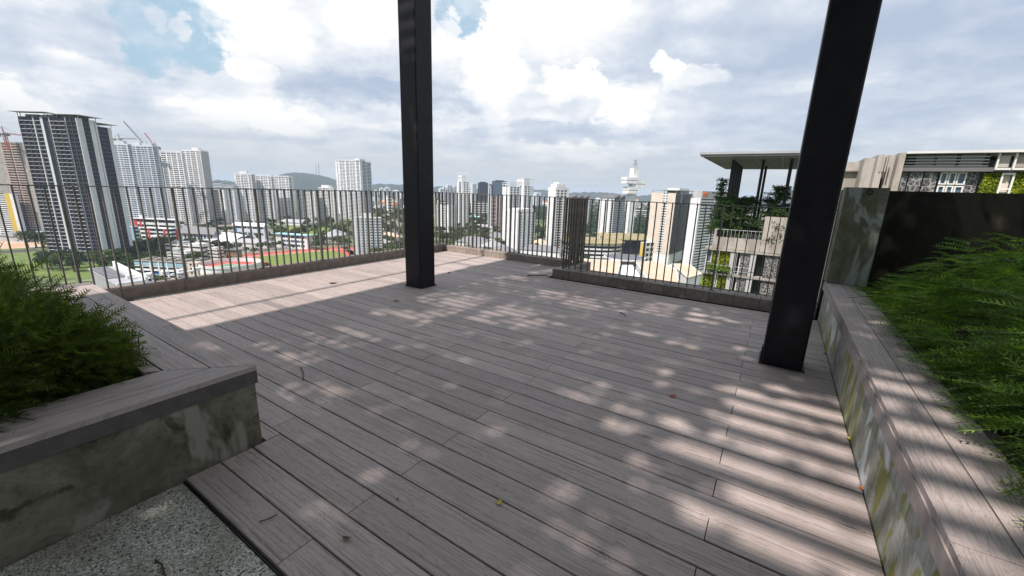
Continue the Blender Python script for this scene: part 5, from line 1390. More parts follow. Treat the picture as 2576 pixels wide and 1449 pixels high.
def hip_house(label, px, py, w, l, h, rot, rm, wm='white2', name='house', grp='gabled and hipped houses among the trees'):
    p = gpix(px, py); r = thing(name, label, 'house', (p[0], p[1], GZ), YAW + rad(rot), grp)
    b = MB(); b.bx(-w / 2, w / 2, -l / 2, l / 2, 0, h); b.build('wall', M[wm], r)
    e = 1.0; k = max(l / 2 - w / 2, .5); rh = w * .30
    V = [(-w / 2 - e, -l / 2 - e, h), (w / 2 + e, -l / 2 - e, h), (w / 2 + e, l / 2 + e, h), (-w / 2 - e, l / 2 + e, h), (0, -k, h + rh), (0, k, h + rh)]
    q = MB(); q.add(V, [(0, 1, 4), (1, 2, 5, 4), (2, 3, 5), (3, 0, 4, 5), (0, 3, 2, 1)]); q.build('roof', M[rm], r)
    for i in range(max(2, int(w / 4))):
        x = -w / 2 + (i + .5) * w / max(2, int(w / 4))
        for z in ([1.2, 4.4] if h > 5.5 else [1.2]): link('window', unit_box(M['glass']), r, (x, -l / 2 - .02, z), 0, (1.5, .12, 1.4))
    FOOT.append((p[:2] - max(w, l) / 2, np.array([1., 0]), np.array([0, 1.]), max(w, l), max(w, l)))
hip_house('long house with a broad grey hipped roof right of the slim pillar', 1195, 622, 24, 46, 7, 62, 'sroof')
hip_house('low house with a dark grey roof below the broad grey-roofed one', 1205, 636, 22, 44, 5, 60, 'sroof')
hip_house('grey-roofed house between the trees left of the big white towers', 1250, 606, 22, 34, 6, 50, 'sroof')
hip_house('white house with a pale grey pyramid roof at the foot of the big white group', 1242, 640, 26, 28, 9, 35, 'mroof', 'white')
hip_house('white house with a blue-grey roof at the foot of the lower front tower', 1266, 650, 22, 26, 9, 35, 'sroof', 'white')
hip_house('long white house with a dark slate roof between the white towers', 1362, 655, 17, 44, 12, 70, 'sroof', 'white')
hip_house('tan-walled house behind the slim white tower', 1360, 628, 20, 26, 8, 30, 'tan', 'white')
hip_house('white house left of the brown checkered tower', 1215, 580, 18, 40, 6, 80, 'mroof', 'white')
hip_house('white house with a teal roof behind the crowned tower', 1195, 556, 22, 40, 6, 80, 'lblue', 'white')
hip_house('cream house with a long pale roof left of the slim pillar', 960, 592, 18, 40, 6, 40, 'mroof', 'beige')
hip_house('beige house with stepped gables left of the slim pillar', 985, 604, 16, 34, 6, 40, 'tan', 'beige')
hip_house('cream house nearest the slab block, left of the slim pillar', 962, 622, 14, 30, 7, 40, 'mroof', 'beige')
hip_house('white school hall with a pale roof left of the track-side slab block', 845, 606, 24, 44, 8, 20, 'mroof', 'white2')
hip_house('grey-roofed clubhouse behind the playing field', 745, 566, 18, 60, 5, 80, 'mroof', 'white')
hip_house('small grey-roofed shed row behind the pavilion', 640, 620, 14, 44, 5, 82, 'mroof', 'white2')
hip_house('red-roofed long block under the wooded hill', 750, 477, 40, 150, 22, 85, 'troof', 'beige')
hip_house('blue-roofed shed on the bare yard at the left edge', 112, 604, 14, 30, 6, 80, 'lblue', 'grey')
hip_house('grey shed on the bare yard below the yellow-striped block', 55, 606, 14, 40, 6, 80, 'sroof', 'grey')

# --- campus on the right: tan roofs, solar disc, curved block
def flat_roof(name, label, pts, h, top, wall='white', cat='building', thick=1.2):
    z = GZ + h; P = [gpix(x, y, z)[:2] for x, y in pts]; c = sum(P) / len(P)
    r = thing(name, label, cat, (c[0], c[1], GZ)); Q = [tuple(p - c) for p in P]
    b = MB(); b.prism([tuple(np.array(q) * .97) for q in Q], 0, h - thick - .01); b.build('wall', M[wall], r)
    b = MB(); b.prism(Q, h - thick, h); b.build('roof', M[top], r)
    e = MB()
    A = sum(Q[i][0] * Q[(i + 1) % len(Q)][1] - Q[(i + 1) % len(Q)][0] * Q[i][1] for i in range(len(Q)))
    for i in range(len(Q)):
        a = np.array([*Q[i], h + .3]); d_ = np.array([*Q[(i + 1) % len(Q)], h + .3]); e.bar(a, d_, .5, .6)
    e.build('roof_edge', M['white'], r)
    X = np.array(P); FOOT.append((X.min(0), np.array([1., 0]), np.array([0, 1.]), *(X.max(0) - X.min(0))))
    return r, Q, h
flat_roof('campus_hall', 'campus hall with a flat tan roof left of the end-on railing', [(1372, 668), (1428, 640), (1462, 646), (1455, 676), (1400, 690)], 14, 'tan')
flat_roof('campus_hall', 'campus hall with a plain tan roof right of the end-on railing', [(1466, 652), (1563, 657), (1552, 690), (1538, 740), (1450, 730)], 16, 'tan')
flat_roof('campus_hall', 'campus hall with a big tan roof below the solar disc and white path', [(1600, 660), (1645, 657), (1700, 676), (1712, 735), (1640, 760), (1590, 735), (1626, 700)], 16, 'tan')
flat_roof('campus_hall', 'small tan-roofed campus hall beside the green-walled tower', [(1690, 664), (1735, 666), (1765, 690), (1730, 700)], 12, 'tan')
r, Q, h = flat_roof('campus_block', 'white campus block with dark windows between the two tan roofs', [(1552, 668), (1590, 668), (1612, 700), (1606, 735), (1548, 735)], 13, 'white', 'white')
for k in range(3):
    b = MB(); b.prism([tuple(np.array(q) * 1.0) for q in Q], 3.2 + 3 * k, 4.4 + 3 * k); b.build('window_band', M['glass'], r)
def solar_disc():
    z = GZ + 17; c = gpix(1571, 646, z); R = np.linalg.norm(gpix(1520, 645, z)[:2] - gpix(1622, 648, z)[:2]) / 2
    r = thing('solar_disc_roof', 'round pavilion with a disc roof of solar panels among the tan roofs', 'pavilion', (c[0], c[1], GZ), YAW)
    n = 48; P = [(R * math.cos(2 * math.pi * i / n), R * math.sin(2 * math.pi * i / n)) for i in range(n)]
    b = MB(); b.prism(P, 15.6, 16.8); b.build('roof', M['white2'], r)
    b = MB(); b.prism([(x * .72, y * .72) for x, y in P], 0, 15.59); b.build('wall', M['grey'], r)
    k = 0
    for i in range(-9, 10):
        x = i * R / 10.2; yy = math.sqrt(max(R * R * .86 - x * x, 0))
        if yy < 2: continue
        for s in (-1, 1):
            link('solar_panel', unit_box(M['solar']), r, (x, s * yy * .5, 16.82), 0, (R / 10.2 * .82, yy * .97, .25))
    FOOT.append((c[:2] - R, np.array([1., 0]), np.array([0, 1.]), 2 * R, 2 * R))
solar_disc()
def curved_block():
    z = GZ + 18; c = gpix(1490, 608, z); L = np.linalg.norm(gpix(1420, 608, z)[:2] - gpix(1560, 608, z)[:2]) / 2; D_ = 30
    r = thing('curved_block', 'curved black and white banded campus block under a brown planted roof', 'building', (c[0], c[1], GZ), YAW)
    n = 40
    def el(s): return [(L * s * math.copysign(abs(math.cos(2 * math.pi * i / n)) ** .8, math.cos(2 * math.pi * i / n)), D_ * s * math.copysign(abs(math.sin(2 * math.pi * i / n)) ** .8, math.sin(2 * math.pi * i / n))) for i in range(n)]
    b = MB(); b.prism(el(.93), 0, 18); b.build('glazing', M['glass'], r)
    for k in range(4):
        b = MB(); b.prism(el(1.0 - .02 * k), 3.2 + 4.4 * k, 5.0 + 4.4 * k); b.build('white_band', M['white'], r)
    b = MB(); b.prism(el(1.02), 18.8, 20); b.build('planted_roof', M['broof'], r)
    r2 = thing('planted_hall', 'dark glass hall with a tilted planted roof next to the curved block', 'building', (*gpix(1572, 634)[:2], GZ), YAW + .1)
    b = MB(); b.bx(-28, 26, -16, 22, 0, 17); b.build('glazing', M['navy'], r2)
    b = MB(); b.add([(-34, -22, 18), (30, -20, 18), (33, 26, 21), (-34, 28, 21), (-34, -22, 19), (30, -20, 19), (33, 26, 22), (-34, 28, 22)], [(0, 3, 2, 1), (4, 5, 6, 7), (0, 1, 5, 4), (1, 2, 6, 5), (2, 3, 7, 6), (3, 0, 4, 7)]); b.build('planted_roof', M['broof'], r2)
    FOOT.append((c[:2] - L, np.array([1., 0]), np.array([0, 1.]), 2 * L + 40, 2 * L))
curved_block()
B = low('campus_block', 'low white campus wing with an ochre end wall, left of the pinkish tower', 1612, 1624, 1648, 612, (1624, 664), 30, [P_(1, M['yellow'])], [P_(.4), W_(1, .4), P_(.3), W_(1, .4), P_(.3)], 4, wall='white'); B.done()
B = low('campus_block', 'long low white block at the far edge of the forest', 1590, 1600, 1660, 531, (1600, 549), 12, [P_(1)], [W_(1, .5)], 4, wall='white2', roof=(('slab', 2, 1),)); B.done()
B = low('campus_block', 'squat white block between the forest and the pinkish tower', 1636, 1640, 1652, 527, (1640, 550), 12, [P_(1)], [W_(1, .6)], 4, wall='white'); B.done()
# ------------------------------------------------------------------ the neighbouring tower with the roof garden, same estate
def atY(x, y, Y):
    d = ray(x, y); k = Y / d[1]
    return d[0] * k, EYE + d[2] * k
def screenmat():
    m = bpy.data.materials.new('leaf_pattern_screen'); m.use_nodes = True
    T = NT(m.node_tree); b = T.n['Principled BSDF']
    p = T.add('ShaderNodeNewGeometry').outputs['Position']
    p = T.vm('ADD', p, T.vm('MULTIPLY', T.add('ShaderNodeTexNoise').outputs['Color'], (.0, .0, .0)))
    v = T.add('ShaderNodeTexVoronoi', feature='DISTANCE_TO_EDGE'); v.inputs['Scale'].default_value = 2.6; T.put(v.inputs['Vector'], T.vm('MULTIPLY', p, (1, .2, 1)))
    v2 = T.add('ShaderNodeTexVoronoi', feature='DISTANCE_TO_EDGE'); v2.inputs['Scale'].default_value = 4.3; T.put(v2.inputs['Vector'], T.vm('ADD', T.vm('MULTIPLY', p, (1.3, .2, .8)), (3, 1, 2)))
    f = T.m('MAXIMUM', T.ss(v.outputs['Distance'], .085, .05), T.ss(v2.outputs['Distance'], .06, .03))
    c = T.mix(f, (.030, .030, .034, 1), (.25, .25, .255, 1))
    T.l.new(c, b.inputs['Base Color']); b.inputs['Roughness'].default_value = .55
    bp = T.add('ShaderNodeBump'); bp.inputs['Strength'].default_value = .6; bp.inputs['Distance'].default_value = .04
    T.l.new(f, bp.inputs['Height']); T.l.new(bp.outputs[0], b.inputs['Normal'])
    return m
M['screen'] = screenmat()

def leaf_cloud(n, gen, size, mname, name, root, flat=.5):
    C = gen(n); n = len(C)
    A = RNG.normal(size=(n, 3)); A[:, 2] *= flat; A /= np.linalg.norm(A, axis=1)[:, None]
    Bv = np.cross(A, RNG.normal(size=(n, 3))); Bv /= np.linalg.norm(Bv, axis=1)[:, None]
    s = RNG.uniform(.6, 1.3, n)[:, None] * size
    V = np.stack([C - A * s, C - Bv * s * .55, C + A * s, C + Bv * s * .55], 1)
    return link(name, quads_mesh(name, V, M[mname]), root)

def garden_tower():
    Y = 60.0
    r = thing('garden_tower', 'concrete tower with green wall panels, patterned screens and roof terrace beside the thick pillar', 'apartment tower', (0, Y, 0))
    XL_, XR_ = atY(1772, 640, Y)[0], 8.0
    zd = atY(1850, 597, Y)[1]            # terrace slab
    pb = {}
    def mb(p, m):
        if (p, m) not in pb: pb[(p, m)] = MB()
        return pb[(p, m)]
    mb('wall', 'conc').bx(XL_ + 2.2, XR_, 1.6, 26, GZ, zd - 1.4)
    X = lambda px, py=640: atY(px, py, Y)[0]
    fh = 3.25; z0 = zd - 1.6
    for f in range(22):
        zt = z0 - f * fh; zb = zt - fh
        mb('floor_slab', 'conc' if f else 'conc_warm').bx(XL_, XR_, -.25, 1.59, zt - .28, zt)
        if f > 6: continue
        zz0, zz1 = zb + .02, zt - .29
        # columns, dark openings, screens, planted panels
        for c in (1838, 1889):
            q = MB(); q.bx(X(c), X(c) + .62, -.1, .5, zz0, zz1); q.build('column', M['grey'], r)
        mb('opening', 'glass').bx(X(1846) + .3, X(1862), .9, 1.0, zz0, zz1)
        mb('opening', 'glass').bx(X(1893) + .63, X(1925), .9, 1.0, zz0, zz1)
        mb('door_frame', 'white2').bx(X(1862), X(1862) + .12, .3, .9, zz0, zz1)
        for a, b_ in (((1864), (1888)), ((1926), (1962)), ((1963), (2000))):
            q = MB(); q.bx(X(a) + .05, X(b_) - .02, .05, .14, zz0 + .05, zz1 - .05); o = q.build('patterned_screen', M['screen'], r)
        # slim window frames and glass between green panels
        off = 0 if f % 2 == 0 else 1
        xa, xb, xc, xd = X(1770), X(1790), X(1812), X(1836)
        gp = [(xb + .1, xd)] if f == 0 else [(xa + .3, xb + .7), (xc + .15, xd)]
        wnd = [(xa + .3, xb)] if f == 0 else [(xb + .8, xc + .05)]
        for a, b_ in gp:
            mb('planter_back', 'dgrey').bx(a, b_, .5, .6, zz0, zz1)
            leaf_cloud(2600, lambda n: np.stack([RNG.uniform(a, b_, n), RNG.uniform(.15, .5, n), RNG.uniform(zz0 + .7, zz1, n)], 1), .14, 'gwall', 'green_panel', r)
            leaf_cloud(1500, lambda n: np.stack([RNG.uniform(a - .35, b_ + .3, n), RNG.normal(-.15, .3, n), zz0 + .25 + np.abs(RNG.normal(0, .38, n))], 1), .12, 'gshrub', 'ledge_plants', r)
        for a, b_ in wnd:
            link('window', unit_box(M['glass_grey']), r, ((a + b_) / 2, .45, zz0), 0, (b_ - a, .06, zz1 - zz0))
            for x in (a, b_ - .08): mb('window_frame', 'white2').bx(x, x + .08, .3, .4, zz0, zz1)
            mb('window_frame', 'white2').bx(a + .081, b_ - .081, .3, .4, zz0 + 1.2, zz0 + 1.28)
        for z in (zz0 + .45, zz0 + 1.05): mb('balcony_rail', 'grey').bx(XL_ - .3, X(1900), -.5, -.45, z, z + .05)
        for k in range(4): mb('balcony_rail', 'grey').bx(XL_ - .3 + k * 2.1, XL_ - .25 + k * 2.1, -.56, -.51, zz0, zz1)
    # terrace: upstands, wide beige parapet on the right, worn left corner
    ztop = atY(1950, 546, Y)[1]
    mb('parapet', 'conc_warm').bx(X(1918, 590), XR_, -.3, .2, z0 + .01, ztop)
    mb('parapet', 'conc_warm').bx(XL_ + .8, X(1917, 590), -.28, .12, z0 + .01, z0 + 1.5)
    mb('parapet', 'conc').bx(XL_ + .8, XL_ + 1.1, .13, 12, z0 + .01, z0 + 2.4)
    mb('terrace_floor', 'conc_warm').bx(XL_ + 1.11, XR_, .21, 26, z0 - .2, z0 + .3)
    mb('terrace_wall', 'conc').bx(XL_ + 1.3, XL_ + 2.2, 3, 6, z0 + .31, z0 + 5.0)
    mb('terrace_wall', 'conc').bx(-1.5, 3.0, 17, 24, z0 + .31, z0 + 5.2)
    for k in range(14): mb('terrace_rail', 'grey').bx(XL_ + 1.0 + k * .45, XL_ + 1.03 + k * .45, -.1, -.06, z0 + 1.5, z0 + 2.5)
    mb('terrace_rail', 'grey').bx(XL_ + .9, X(1917, 590), -.1, -.05, z0 + 2.5, z0 + 2.56)
    for (p, m), b in pb.items(): b.build(p, M[m], r)
    # the flat canopy on clustered posts
    c = thing('roof_canopy', 'thin flat canopy on clusters of slim dark posts over the roof terrace', 'canopy', (0, Y, 0))
    zc = atY(1762, 391, Y - 2)[1]; x0 = atY(1762, 391, Y - 2)[0]; x1 = 5.5
    yb = 25.5
    b = MB(); b.bx(x0, x1, -2, yb, zc, zc + .35); b.build('sheet', M['canopy'], c)
    b = MB()
    for k in range(9): b.bx(x0 + .05, x1, -1.9 + k * 3.4, -1.75 + k * 3.4, zc - .14, zc - .001)
    for k in range(6): b.bx(x0 + .1 + k * 2.9, x0 + .2 + k * 2.9, -1.7, yb - .1, zc - .10, zc - .002)
    b.build('rib', M['grey'], c)
    b = MB(); b.bx(x0 - .1, x1, -2.12, -2.01, zc + .10, zc + .37); b.bx(x0 - .11, x0 - .005, -2.0, yb, zc + .10, zc + .37); b.build('edge_trim', M['mroof'], c)
    for (px, ys) in ((1838, (3, 6.5, 10, 13.5, 17)), (1912, (4, 16)), (1984, (3, 6, 9, 12))):
        X_ = atY(px, 430, Y + 3)[0]
        for yy in ys:
            q = MB(); q.bx(X_, X_ + .34, yy, yy + .34, z0 + .31, zc - .16)
            q.build('post', M['steel'], c)
    return z0, XL_
GT_Z, GT_X = garden_tower()

def tiered_tree(label, px, py, Y, h, w, dens, seed):
    """a small roof-garden tree with flat spreading tiers of fine leaves"""
    x, _ = atY(px, py, Y); g = np.random.default_rng(seed)
    r = thing('roof_tree', label, 'tree', (x, Y, GT_Z + .3), 0, 'spreading trees on the roof terrace')
    t = MB(); t.tube([(0, 0, 0), (.05, .05, h * .4), (-.05, 0, h * .75), (0, .05, h)], [.12, .10, .07, .02], 6)
    C = []
    nt = 12
    for k in range(nt):
        z = h * (.22 + .78 * k / (nt - 1)); R = w * (1 - .55 * (k / (nt - 1)) ** 1.5) * g.uniform(.75, 1.1)
        for j in range(7):
            a = g.uniform(0, 6.28); e = np.array([R * math.cos(a), R * math.sin(a), z + g.uniform(.0, .35)])
            t.tube([(0, 0, z - .2), tuple(e * np.array([.5, .5, 1]) - np.array([0, 0, .06])), tuple(e)], [.035, .025, .008], 4)
            m = int(dens * (.6 + .4 * R / w)); f = g.random(m) ** .7
            C.append(np.stack([e[0] * f + g.normal(0, .24, m), e[1] * f + g.normal(0, .24, m), z + .05 + (e[2] - z) * f + g.normal(0, .15, m)], 1))
    t.build('trunk', M['bark'], r)
    C = np.concatenate(C)
    leaf_cloud(len(C), lambda n: C, .11, 'roof_tree', 'crown', r, .25)
tiered_tree('dense spreading tree left of the front posts on the roof terrace', 1822, 560, 62.5, 6.0, 2.1, 150, 1)
tiered_tree('broad dark spreading tree between the first and second post clusters', 1868, 560, 64, 6.0, 2.5, 190, 2)
tiered_tree('tall spreading tree reaching the canopy between the last two post clusters', 1944, 555, 64, 7.4, 2.7, 190, 3)
tiered_tree('small light spreading tree over the beige parapet by the thick pillar', 1962, 560, 60.9, 4.6, 1.5, 120, 4)
tiered_tree('thin wispy tree at the left corner of the roof terrace', 1806, 540, 64, 8.4, 1.2, 55, 5)

def right_wing():
    Y = 44.0
    r = thing('estate_wing', 'neighbouring concrete tower wing with louvred top, patterned screens and green panel above the dark wall', 'apartment tower', (0, Y, 0))
    pb = {}
    def mb(p, m):
        if (p, m) not in pb: pb[(p, m)] = MB()
        return pb[(p, m)]
    X = lambda px, py=430: atY(px, py, Y)[0]
    Zp = lambda py, px=2350: atY(px, py, Y)[1]
    zt = Zp(387, 2300); zm = Zp(427, 2350)
    # stacked concrete masses at the left, each set at its own depth; recess shade painted dark grey
    for (a, b_, ya, top, mt) in ((2100, 2180, 4, 399, 'conc_warm'), (2176, 2205, 1.5, 394, 'conc_warm'), (2203, 2222, .2, 388, 'conc_warm'), (2221, 2236, 2.5, 392, 'dgrey'), (2234, 2252, .8, 389, 'conc_warm'), (2250, 2268, -.4, 386, 'conc_warm')):
        mb('wall', mt).bx(X(a), X(b_) - .03, ya, 14, GZ, Zp(top, a))
    mb('ledge', 'conc').bx(X(2110), X(2178), 3.6, 3.99, Zp(425, 2150), Zp(421, 2150))
    for k in range(4): mb('groove_fin', 'conc_warm').bx(X(2205) + .15 + k * .16, X(2205) + .22 + k * .16, .1, .19, Zp(432), Zp(389, 2210))
    xr = X(2700)
    mb('core', 'dgrey').bx(X(2268), xr, 2.6, 14, GZ, zt - .3)
    mb('roof_edge', 'white2').bx(X(2266), xr, -.6, 14, zt - .02, zt + .14)
    # louvred screen across the top storey
    xs1 = X(2482)
    z = zm + .25; k = 0
    while z < zt - .1:
        q = MB(); q.bx(X(2272), xs1, .0, .22, z, z + .075); q.build('louvre', M['mroof' if k % 3 == 0 else 'grey'], r); z += .21; k += 1
    for (px0, px1) in ((2300, 2345), (2352, 2400), (2412, 2470)):
        q = MB(); q.bx(X(px0), X(px1), .24, .30, zm + .2, zt - .1); q.build('mesh_screen', M['grey'], r)
    for px in (2272, 2340, 2405, 2478): mb('louvre_post', 'steel').bx(X(px), X(px) + .12, .31, .45, zm, zt - .03)
    for (a, b_) in ((2275, 2335), (2345, 2400), (2410, 2470)): mb('brace', 'steel').bar((X(a), .38, zm + .2), (X(b_), .38, zt - .3), .09)
    mb('beam', 'dgrey').bx(X(2262), xr, -.15, 1.2, zm - .12, zm + .16)
    zl = Zp(520, 2350)
    for a, b_ in ((2270, 2290), (2291, 2328), (2329, 2366)):
        q = MB(); q.bx(X(a) + .03, X(b_) - .03, .2, .28, zl, zm - .15); q.build('patterned_screen', M['screen'], r)
    for a, b_ in ((2372, 2392), (2394, 2414), (2416, 2440)):
        x0, x1 = X(a), X(b_)
        for zz0, zz1 in ((zl, zl + (zm - zl) * .58), (zl + (zm - zl) * .61, zm - .16)):
            f = MB()
            for (p, q_) in ((x0, x0 + .09), (x1 - .09, x1)): f.bx(p, q_, .3, .42, zz0, zz1)
            f.bx(x0 + .091, x1 - .091, .3, .42, zz0, zz0 + .09); f.bx(x0 + .091, x1 - .091, .3, .42, zz1 - .09, zz1)
            fo = f.build('window', M['white2'], r)
            g = MB(); g.bx(x0 + .09, x1 - .09, .44, .47, zz0, zz1); g.build('pane', M['glass_blue'], fo)
    q = MB(); q.bx(X(2442), X(2474), .5, .58, zl, zm - .15); q.build('patterned_screen', M['screen'], r)
    # pale panels in white frames over the green wall
    for a, b_ in ((2497, 2537), (2540, 2580), (2583, 2625)):
        q = MB(); q.bx(X(a) + .1, X(b_) - .1, -.1, .0, Zp(423, 2520), Zp(392, 2520)); q.build('panel', M['conc_warm'], r)
        f = mb('panel_frame', 'white2'); f.bx(X(a), X(a) + .09, -.3, -.11, Zp(428, 2520), zt - .03); f.bx(X(a) + .1, X(b_) - .01, -.3, -.11, Zp(428, 2520), Zp(428, 2520) + .12)
    x0, x1 = X(2484), X(2524)
    mb('planter_back', 'dgrey').bx(x0, X(2640), .55, .7, zl, zm - .15)
    for (x0, x1) in ((X(2484), X(2522)), (X(2560), X(2610))):
        leaf_cloud(5200, lambda n: np.stack([RNG.uniform(x0, x1, n), RNG.uniform(.1, .5, n), RNG.uniform(zl, zm - .2, n)], 1), .10, 'gwall', 'green_panel', r)
    a, b_ = X(2524), X(2558); f = MB()
    for (p, q_) in ((a, a + .1), (b_ - .1, b_)): f.bx(p, q_, 0, .12, zl, zm - .2)
    f.bx(a + .101, b_ - .101, 0, .12, (zl + zm) / 2, (zl + zm) / 2 + .1); f.bx(a + .101, b_ - .101, 0, .12, zm - .32, zm - .2)
    fo = f.build('window', M['white2'], r); g = MB(); g.bx(a + .1, b_ - .1, .3, .33, zl, zm - .2); g.build('pane', M['beige'], fo)
    for (p, m), b in pb.items(): b.build(p, M[m], r)
right_wing()

# ------------------------------------------------------------------ trees
def crown_mesh(name, m, seed, n=620, flat=.75, leaf=.075, lobes=9):
    """unit crown: leaf clumps over and through a handful of lobes, with gaps between"""
    g = np.random.default_rng(seed)
    L = [(g.uniform(-.55, .55), g.uniform(-.55, .55), g.uniform(-.25, .55), g.uniform(.30, .52)) for _ in range(lobes)]
    Q = []
    for i in range(n):
        l = L[i % lobes]; d = g.normal(size=3); d /= np.linalg.norm(d)
        if d[2] < -.5: d[2] *= -1
        c = np.array(l[:3]) + d * l[3] * g.uniform(.65, 1.05); c[2] *= flat
        nrm = d * .8 + g.normal(size=3) * .45; nrm /= np.linalg.norm(nrm)
        a = np.cross(nrm, g.normal(size=3)); a /= np.linalg.norm(a); b = np.cross(nrm, a); s = leaf * g.uniform(.6, 1.5)
        Q.append([c - a * s, c - b * s * .7, c + a * s, c + b * s * .7])
    return quads_mesh(name, np.array(Q), m)
CROWNS = {k: [crown_mesh('crown', M[mn], 40 + 7 * j + i, 640 if k != 'b' else 520, .8, .085) for i in range(3)] for j, (k, mn) in enumerate((('a', 'tree_a'), ('b', 'tree_b'), ('c', 'tree_c')))}
tb = MB(); tb.tube([(0, 0, 0), (.01, 0, .3), (.0, .01, .62)], [.05, .035, .02], 6)
for a in (0.3, 2.2, 4.1): tb.tube([(.0, 0, .34), (.13 * math.cos(a), .13 * math.sin(a), .5), (.26 * math.cos(a), .26 * math.sin(a), .62)], [.022, .015, .007], 5)
TRUNK = tb.mesh('trunk', M['bark'])
def tree(label, x, y, h, w, kind, group, z=GZ):
    r = thing('tree', label, 'tree', (x, y, z), RNG.uniform(0, 6.28), group)
    link('trunk', TRUNK, r, None, None, (h, h, h))
    link('crown', CROWNS[kind][RNG.integers(3)], r, (0, 0, h * .62), None, (w, w, h * .52))
ORD = 'first second third fourth fifth sixth seventh eighth ninth tenth eleventh twelfth thirteenth fourteenth'.split()
def cluster(x0, x1, y0, y1, n, kinds, label, group, h=(9, 15)):
    """a handful of trees; each is told apart by its place in the row, counted from the left"""
    T_ = []; tries = 0
    while len(T_) < n and tries < n * 12:
        tries += 1
        px, py = RNG.uniform(x0, x1), RNG.uniform(y0, y1); p = gpix(px, py)
        if blocked(p[0], p[1], 2): continue
        T_.append((px, p[0], p[1], RNG.uniform(*h)))
    T_.sort()
    for k, (px, x, y, hh) in enumerate(T_):
        lab = label if len(T_) == 1 else label + (', leftmost' if k == 0 else ', rightmost' if k == len(T_) - 1 else ', %s from the left' % ORD[k])
        tree(lab, x, y, hh, hh * RNG.uniform(.42, .62), kinds[RNG.integers(len(kinds))], group)
cluster(100, 215, 658, 692, 13, 'acb', 'green tree at the foot of the dark glass tower', 'trees round the foot of the dark glass tower', (9, 14))
cluster(216, 335, 650, 692, 13, 'acb', 'green tree right of the dark tower foot', 'trees right of the foot of the dark glass tower', (9, 14))
cluster(322, 384, 620, 655, 12, 'ca', 'dark tree before the red-panelled school', 'trees before the red-panelled school', (9, 15))
cluster(385, 440, 620, 655, 10, 'ca', 'dark tree left of the stepped teaching block', 'trees left of the stepped teaching block', (9, 15))
cluster(300, 345, 690, 735, 8, 'ca', 'dark tree beside the pale industrial building', 'trees by the industrial building', (9, 13))
cluster(345, 470, 718, 740, 8, 'ab', 'small tree under the blue-panelled school', 'trees at the blue-panelled school', (7, 10))
cluster(60, 120, 588, 625, 7, 'ba', 'pale olive tree at the bare yard', 'trees by the bare yard', (12, 20))
cluster(600, 700, 592, 625, 13, 'ab', 'tree left of the grandstand', 'trees left of the grandstand', (8, 12))
cluster(690, 780, 573, 600, 10, 'ac', 'tree behind the grandstand roof', 'trees behind the grandstand', (9, 15))
cluster(780, 870, 573, 600, 10, 'ac', 'tree at the right end of the playing field', 'trees along the playing field', (9, 15))
cluster(680, 775, 556, 570, 9, 'c', 'dark tree below the lower white slabs', 'trees below the lower white slabs', (9, 14))
cluster(776, 870, 556, 570, 9, 'c', 'dark tree below the lone slim white tower', 'trees below the lone slim white tower', (9, 14))
cluster(800, 870, 600, 640, 12, 'cab', 'tree between the grandstand and the track-side slab', 'trees right of the grandstand', (9, 13))
cluster(940, 980, 540, 590, 12, 'cab', 'tree behind the cream houses, nearer the slab block', 'trees behind the cream houses', (10, 15))
cluster(981, 1022, 540, 590, 12, 'cab', 'tree behind the cream houses, nearer the slim pillar', 'trees behind the cream houses', (10, 15))
cluster(940, 980, 591, 655, 11, 'cab', 'tree before the cream houses, nearer the slab block', 'trees before the cream houses', (10, 15))
cluster(981, 1022, 591, 655, 11, 'cab', 'tree before the cream houses, nearer the slim pillar', 'trees before the cream houses', (10, 15))
cluster(1098, 1150, 585, 655, 14, 'ab', 'tree below the white block with curved bays', 'trees below the curved-bay block', (11, 16))
cluster(1151, 1190, 560, 600, 12, 'ca', 'dark tree below the crowned white tower', 'trees below the crowned tower', (10, 14))
cluster(1191, 1262, 560, 600, 14, 'ca', 'dark tree below the brown checkered tower', 'trees below the checkered tower', (10, 15))
cluster(1160, 1215, 630, 665, 12, 'ab', 'light tree before the broad grey-roofed house', 'trees before the grey-roofed house', (9, 13))
cluster(1216, 1262, 601, 665, 14, 'acb', 'tree around the pyramid-roofed white house', 'trees around the pyramid-roofed house', (10, 14))
cluster(1345, 1385, 560, 650, 14, 'ca', 'dark tree left of the slim white tower', 'trees between the white towers', (9, 14))
cluster(1440, 1500, 580, 600, 10, 'ba', 'light green tree behind the curved block', 'trees behind the curved block', (9, 13))
cluster(1545, 1640, 596, 622, 14, 'ca', 'dark tree behind the planted-roof hall', 'trees beside the planted-roof hall', (10, 15))
cluster(1480, 1740, 690, 735, 12, 'ab', 'small tree among the tan roofs', 'trees among the tan roofs', (12, 18))

